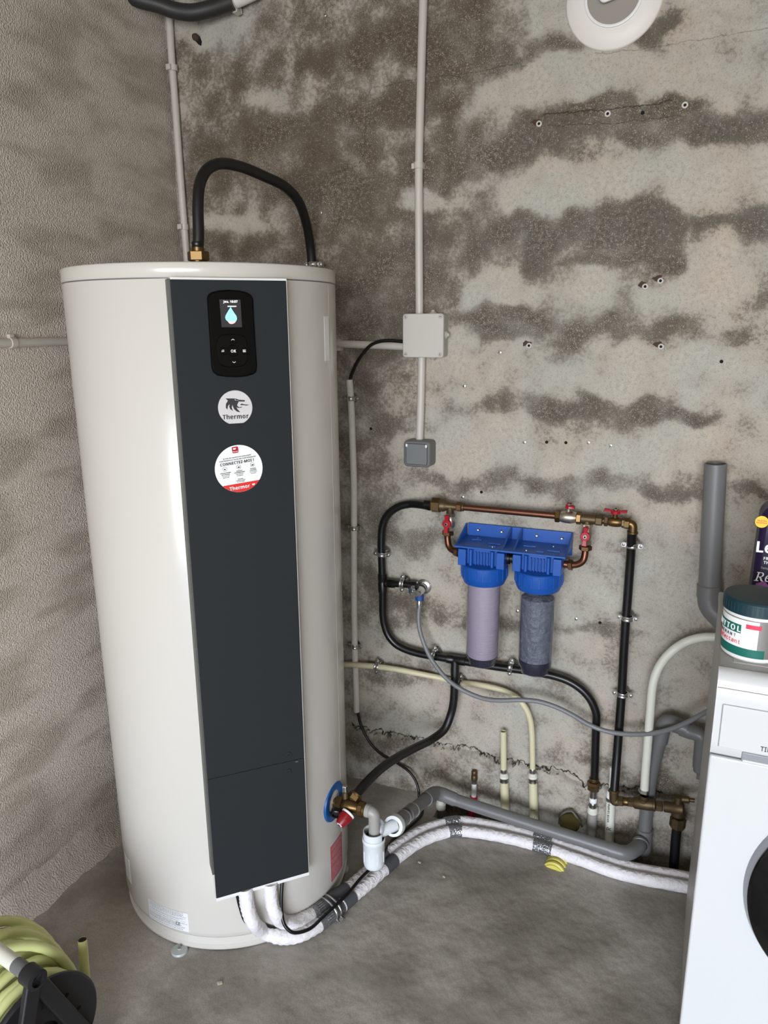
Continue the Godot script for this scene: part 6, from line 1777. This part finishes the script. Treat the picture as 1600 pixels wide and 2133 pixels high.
# ------------------------------------------------------------------ things at the top of the wall
func build_top_items() -> void:
	# round white wall plate
	var c := at_z(1279, -9, 0.012)
	c.z = 0
	var t := thing("wall_plate", "round cream wall plate with a raised ring high on the back wall", "wall plate", c)
	var X := along(c, Vector3(0, 0, 1), Vector3(0, 1, 0))
	part(t, "flange", MB.new().lathe([Vector2(0.1065, 0.0), Vector2(0.1065, 0.003), Vector2(0.103, 0.006), Vector2(0.072, 0.013), Vector2(0.062, 0.013), Vector2(0.05, 0.013)], X, 64, 50), M.rosette)
	part(t, "ring", MB.new().lathe([Vector2(0.0635, 0.012), Vector2(0.0635, 0.017), Vector2(0.0605, 0.0185), Vector2(0.0575, 0.017), Vector2(0.0575, 0.012)], X, 64, 60), M.white_plastic)
	part(t, "centre_disc", MB.new().lathe([Vector2(0.058, 0.0135), Vector2(0.0, 0.0138)], X, 64), M.rosette_dark)
	part(t, "hook", MB.new().tube(smooth(line_zz([1250, -14, 0.03, 1252, -2, 0.03, 1258, 2, 0.03, 1268, -1, 0.03, 1282, -6, 0.025]), 6), 0.0035, 10), M.white_plastic)
	# dark flexible duct across the top left corner with its pale conduit
	var d := line_zz([230, -30, 0.16, 285, -3, 0.13, 330, 10, 0.105, 365, 22, 0.085, 400, 26, 0.07, 440, 18, 0.055, 485, 3, 0.045])
	var duct := thing("flexible_duct", "dark flexible sheath sagging across the top left corner", "conduit", d[3])
	part(duct, "sheath", MB.new().tube(smooth(d, 8), 0.0205, 20), M.duct)
	var p := line_zz([480, 6, 0.03, 520, -12, 0.03, 620, -62, 0.03])
	solo("conduit", MB.new().tube(p, 0.0185, 20), M.rosette, "pale thick conduit at the top edge right of the dark sheath", "conduit")
	var cl := conduit_clip(at_z(487, 3, 0.03), p[1] - p[0], Vector3(0, 0, 1), 0.0195, "pale clip where the dark sheath meets the thick conduit", 1.0)
	part(cl, "tab", MB.new().rbox(along(at_z(497, 20, 0.01), p[1] - p[0], Vector3(0, 0, 1)), Vector3(0.014, 0.013, 0.012), 0.0015), M.white_spacer)

# ------------------------------------------------------------------ screws, wall plugs and holes
func fixing(px: float, py: float, kind: String, label: String) -> void:
	var p := at_z(px, py, 0.0)
	var X := along(p, Vector3(0, 0, 1), Vector3(0, 1, 0))
	if kind == "screw":
		var t := thing("wall_screw", label, "screw", p, "loose screws left in the wall")
		part(t, "head", MB.new().lathe([Vector2(0.0022, -0.004), Vector2(0.0022, 0.003), Vector2(0.0044, 0.004), Vector2(0.0042, 0.0055), Vector2(0.0, 0.0066)], X, 16, 40), M.zinc)
		part(t, "cross", MB.new().rbox(X * Transform3D(Basis(), Vector3(0, 0.0066, 0)), Vector3(0.004, 0.0006, 0.001), 0.0002, 1), M.dark_hole)
	elif kind == "plug":
		var t := thing("wall_plug", label, "wall plug", p, "wall plugs left in the wall")
		part(t, "rim", MB.new().lathe([Vector2(0.0032, -0.01), Vector2(0.0032, 0.0012), Vector2(0.0044, 0.0022), Vector2(0.0068, 0.0016), Vector2(0.0070, 0.0)], X, 18, 60), M.white_spacer)
		part(t, "bore", MB.new().lathe([Vector2(0.0034, 0.0006), Vector2(0.0, 0.0006)], X, 14), M.dark_hole)
	elif kind == "broken":
		var t := thing("wall_plug", label, "wall plug", p, "wall plugs left in the wall")
		part(t, "rim", MB.new().lathe([Vector2(0.0034, -0.01), Vector2(0.0034, 0.0022), Vector2(0.0048, 0.0030), Vector2(0.0070, 0.0018), Vector2(0.0072, 0.0)], X, 18, 60), M.white_spacer)
		part(t, "bore", MB.new().lathe([Vector2(0.0036, 0.0014), Vector2(0.0, 0.0014)], X, 14), M.dark_hole)
		var r := RandomNumberGenerator.new()
		r.seed = int(px * 7 + py)
		var hole := MB.new()
		var ph := PackedVector2Array()
		for k in 14:
			var a := TAU * k / 14
			ph.push_back(Vector2(cos(a) * 0.013, sin(a) * 0.008) * r.randf_range(0.55, 1.15) + Vector2(-0.006, 0.005))
		hole.prism(ph, Transform3D(Basis(), p), -0.002, 0.0008, 0.0)
		part(t, "chipped_hole", hole, M.rust)
	else:
		var t := thing("drill_hole", label, "hole", p, "old drill holes in the wall")
		part(t, "hollow", MB.new().lathe([Vector2(0.0042, -0.01), Vector2(0.0042, 0.0006), Vector2(0.0, 0.0004)], X, 14), M.dark_hole)

func build_fixings() -> void:
	var c := at_z(412, 80, 0.0)
	var X := along(c, Vector3(0, 0, 1), Vector3(0, 1, 0))
	var k := thing("wall_plug", "dark brown plug stuck in a broken hole near the top left corner", "wall plug", c)
	part(k, "plug", MB.new().lathe([Vector2(0.006, -0.01), Vector2(0.0085, 0.006), Vector2(0.0095, 0.012), Vector2(0.007, 0.018), Vector2(0.0, 0.020)], X, 22, 60), M.rust)
	part(k, "broken_hole", MB.new().prism(PackedVector2Array([Vector2(-0.006, 0.004), Vector2(-0.009, -0.004), Vector2(0.002, -0.016), Vector2(0.010, -0.020), Vector2(0.013, -0.010), Vector2(0.008, 0.004)]), Transform3D(Basis(), c), -0.002, 0.001), M.dark_hole)
	var list := [
		[679, 33, "screw", "small screw head in the dark stain near the top edge, between the two thin conduits"], [670, 443, "screw", "shiny screw sticking out of the wall beside the black hose loop"],
		[1123, 258, "broken", "pale plug beside a black broken hole at the left end of the dark slot mark"], [1266, 237, "plug", "pale plug in the middle of the dark slot mark"],
		[1427, 219, "plug", "round white plug with a dark cross at the right end of the dark slot mark"], [1339, 235, "hole", "small dark hole in the slot mark between its middle and right plugs"],
		[1102, 720, "broken", "pale plug with a chipped rusty edge level with the square box"], [1377, 722, "broken", "pale plug with a chipped rusty edge, the one farther from the square box"],
		[1042, 734, "screw", "bright screw head a hand's width right of the square box"], [1503, 753, "hole", "small dark drill hole well above the standpipe"],
		[1344, 597, "broken", "lower of two rusty chipped plugs in the grey stain"], [1376, 585, "broken", "upper of two rusty chipped plugs in the grey stain"],
		[1093, 921, "screw", "screw head at the left end of the level row of five"], [1139, 921, "hole", "second of the level row of five, a dark hole"],
		[1179, 922, "hole", "middle of the level row of five, a dark hole"], [1226, 922, "screw", "fourth of the level row of five, a screw head"],
		[1272, 928, "screw", "screw head at the right end of the level row of five"], [968, 804, "screw", "lone bright screw head between the square box and the dark switch"],
		[965, 1035, "screw", "bright screw head just above the copper pipe's left end"], [1003, 1025, "hole", "dark drill hole above the copper pipe, to the right of a bright screw"],
		[773, 893, "hole", "dark drill hole between the standing sheath and the dark switch"], [1079, 1272, "screw", "screw head in the wall between the two clear filter bowls"],
		[1201, 1288, "screw", "screw head in the wall just right of the crystal-filled bowl"], [1250, 1297, "hole", "dark drill hole between the crystal-filled bowl and the black riser"]]
	for e in list:
		fixing(e[0], e[1], e[2], e[3])
	var p := at_x(17, 754, 0.0)
	var L := along(p, Vector3(1, 0, 0), Vector3(0, 1, 0))
	var s := thing("wall_plug", "white plug with a screw in the left wall below the level conduit", "wall plug", p)
	part(s, "rim", MB.new().lathe([Vector2(0.0036, -0.004), Vector2(0.0036, 0.003), Vector2(0.0060, 0.0035), Vector2(0.0076, 0.002), Vector2(0.0078, 0.0)], L, 20, 60), M.white_spacer)
	part(s, "screw", MB.new().lathe([Vector2(0.0038, 0.0015), Vector2(0.0030, 0.005), Vector2(0.0, 0.006)], L, 14), M.steel_ring)
	var q := at_x(333, 19, 0.0)
	L = along(q, Vector3(1, 0, 0), Vector3(0, 1, 0))
	solo("wall_screw", MB.new().lathe([Vector2(0.0022, -0.004), Vector2(0.0022, 0.003), Vector2(0.0046, 0.004), Vector2(0.0, 0.0066)], L, 14, 40), M.zinc, "small screw in the left wall under the dark sagging sheath", "screw")
	# crumbs of plaster on the floor
	var r := RandomNumberGenerator.new()
	r.seed = 21
	for e in [[874, 1796, 0.0045, "larger pale plaster crumb on the floor below the white insulated pipes' bend"], [925, 1826, 0.004, "small plaster crumb on the open floor, the one farther from the siphon"], [458, 2048, 0.006, "pale chip lying on the floor in front of the heater"], [1315, 1832, 0.005, "pale chip on the floor in front of the white insulated pipes, near the washing machine"]]:
		var g := at_y(e[0], e[1], 0.002)
		var mb := MB.new()
		var rad: float = e[2]
		mb.rbox(Transform3D(Basis(Vector3(0.2, 1, 0.1).normalized(), r.randf() * TAU), Vector3(g.x, rad * 0.4, g.z)), Vector3(rad * 2, rad * 0.9, rad * 1.3), rad * 0.4)
		solo("plaster_crumb", mb, M.rubble, e[3], "crumb")

# ------------------------------------------------------------------ hose reel
func build_hose_reel() -> void:
	var ax := Vector3(0.985, 0.0, 0.17).normalized()
	var h1 := at_y(66, 2037, 0.285)
	var cc := Vector3(h1.x, 0.142, h1.z)        # middle of the near flange
	var t := thing("hose_reel", "black hose reel at the bottom left with its grey and white carrying bar", "hose reel", Vector3(cc.x - 0.1, 0, cc.z))
	var F := along(cc, ax, Vector3.UP)
	var width := 0.2
	for s in 2:
		var o := cc - ax * (width * s)
		var X := along(o, ax, Vector3.UP)
		var fl := part(t, "flange", MB.new().lathe([Vector2(0.0, -0.006), Vector2(0.116, -0.006), Vector2(0.120, -0.003), Vector2(0.120, 0.003), Vector2(0.116, 0.006), Vector2(0.106, 0.005), Vector2(0.035, 0.004), Vector2(0.03, 0.012), Vector2(0.0, 0.012)], X, 56, 40), M.reel_black)
		for k in 9:
			var a := TAU * k / 9 + 0.3
			part(fl, "slot", MB.new().rbox(X * Transform3D(Basis(Vector3.UP, -a), Vector3(cos(a) * 0.075, 0.0045, sin(a) * 0.075)), Vector3(0.016, 0.003, 0.006), 0.001, 1), M.dark_hole)
	part(t, "drum", MB.new().lathe([Vector2(0.055, -width), Vector2(0.055, 0.0)], F, 32), M.reel_black)
	# A-frames
	var b_top := Vector3.ZERO
	for s in 2:
		var o := cc - ax * (width * s) + ax * (0.022 if s == 0 else -0.022)
		var topp := h1 - ax * (0.0 if s == 0 else width + 0.044)
		topp = at_x(70, 2036, o.x) if s == 0 else Vector3(o.x, b_top.y, b_top.z - 0.04)
		if s == 0:
			b_top = topp
		for w in [-1.0, 1.0]:
			var footp := Vector3(o.x, 0.008, o.z + w * 0.115)
			var leg := MB.new()
			var dd := (topp - footp)
			var L := Transform3D(along(Vector3.ZERO, dd, ax).basis, (footp + topp) / 2)
			leg.rbox(L, Vector3(0.030, dd.length(), 0.014), 0.004)
			part(t, "leg", leg, M.reel_black)
		part(t, "bar_socket", MB.new().lathe([Vector2(0.013, -0.02), Vector2(0.019, -0.018), Vector2(0.019, 0.012), Vector2(0.012, 0.014), Vector2(0.012, 0.004), Vector2(0.0, 0.004)], along(topp, ax, Vector3.UP), 26, 40), M.reel_black)
	var b0 := b_top
	part(t, "bar_grip", MB.new().tube(PackedVector3Array([b0 - ax * 0.006, b0 - ax * 0.052]), 0.0138, 22), M.reel_grey)
	part(t, "bar", MB.new().tube(PackedVector3Array([b0 - ax * 0.052, b0 - ax * 0.24]), 0.0136, 22), M.white_pipe)
	# the hose: turns on the drum, slack turns on top and the cut end standing up
	var hs := thing("garden_hose", "yellow green garden hose wound untidily on the black reel", "garden hose", Vector3(cc.x - 0.1, 0.05, cc.z))
	var X0 := along(cc, ax, Vector3.UP)
	var r := RandomNumberGenerator.new()
	r.seed = 14
	for layer in 2:
		var p := PackedVector3Array()
		var turns := 8
		var rad := 0.082 + layer * 0.020
		for k in turns * 24 + 1:
			var a := TAU * k / 24.0
			var wob := 1.0 + 0.05 * sin(a * 0.37 + layer) + 0.03 * sin(a * 1.7)
			var u := float(k) / (turns * 24.0)
			if layer == 1:
				u = 1.0 - u
			p.push_back(X0 * Vector3(cos(a) * rad * wob, -0.018 - u * 0.165 + 0.008 * sin(a * 0.5), sin(a) * rad * wob))
		part(hs, "wound_hose", MB.new().tube(p, 0.0098, 12), M.hose_yellow)
	for j in 3:
		var p := PackedVector3Array()
		for k in 25:
			var u := k / 24.0
			var a := lerpf(-0.6, 3.7, u)
			var rad := 0.112 + 0.022 * sin(u * PI) + 0.006 * j
			p.push_back(X0 * Vector3(cos(a + j * 0.25) * rad * 0.9, -0.085 - 0.03 * j - 0.05 * sin(u * PI * 1.5), sin(a + j * 0.25) * rad * 1.02))
		part(hs, "slack_turn", MB.new().tube(p, 0.0102, 12), M.hose_yellow)
	var loop := smooth(line_yy([-20, 1962, 0.16, 10, 1945, 0.185, 38, 1942, 0.19, 60, 1958, 0.18, 70, 1985, 0.17, 74, 2010, 0.165, 90, 2030, 0.16]), 8)
	part(hs, "slack_turn", MB.new().tube(loop, 0.0108, 14), M.hose_yellow)
	loop = smooth(line_yy([-20, 1985, 0.16, 12, 1966, 0.185, 38, 1962, 0.195, 52, 1975, 0.19, 60, 2000, 0.17]), 8)
	part(hs, "slack_turn", MB.new().tube(loop, 0.0100, 14), M.hose_yellow)
	var e0 := at_y(176, 2055, 0.12)
	var e1 := at_y(175, 2000, 0.17)
	var e2 := e1 + Vector3(-0.004, 0.045, -0.006)
	var tail := smooth(PackedVector3Array([e0 + Vector3(-0.02, -0.07, 0.03), e0, e1, e2]), 8)
	var end := part(hs, "cut_end", MB.new().tube(tail, 0.0092, 18, false), M.hose_yellow)
	part(end, "bore", MB.new().tube(tail, 0.0068, 14, true), M.dark_hole)
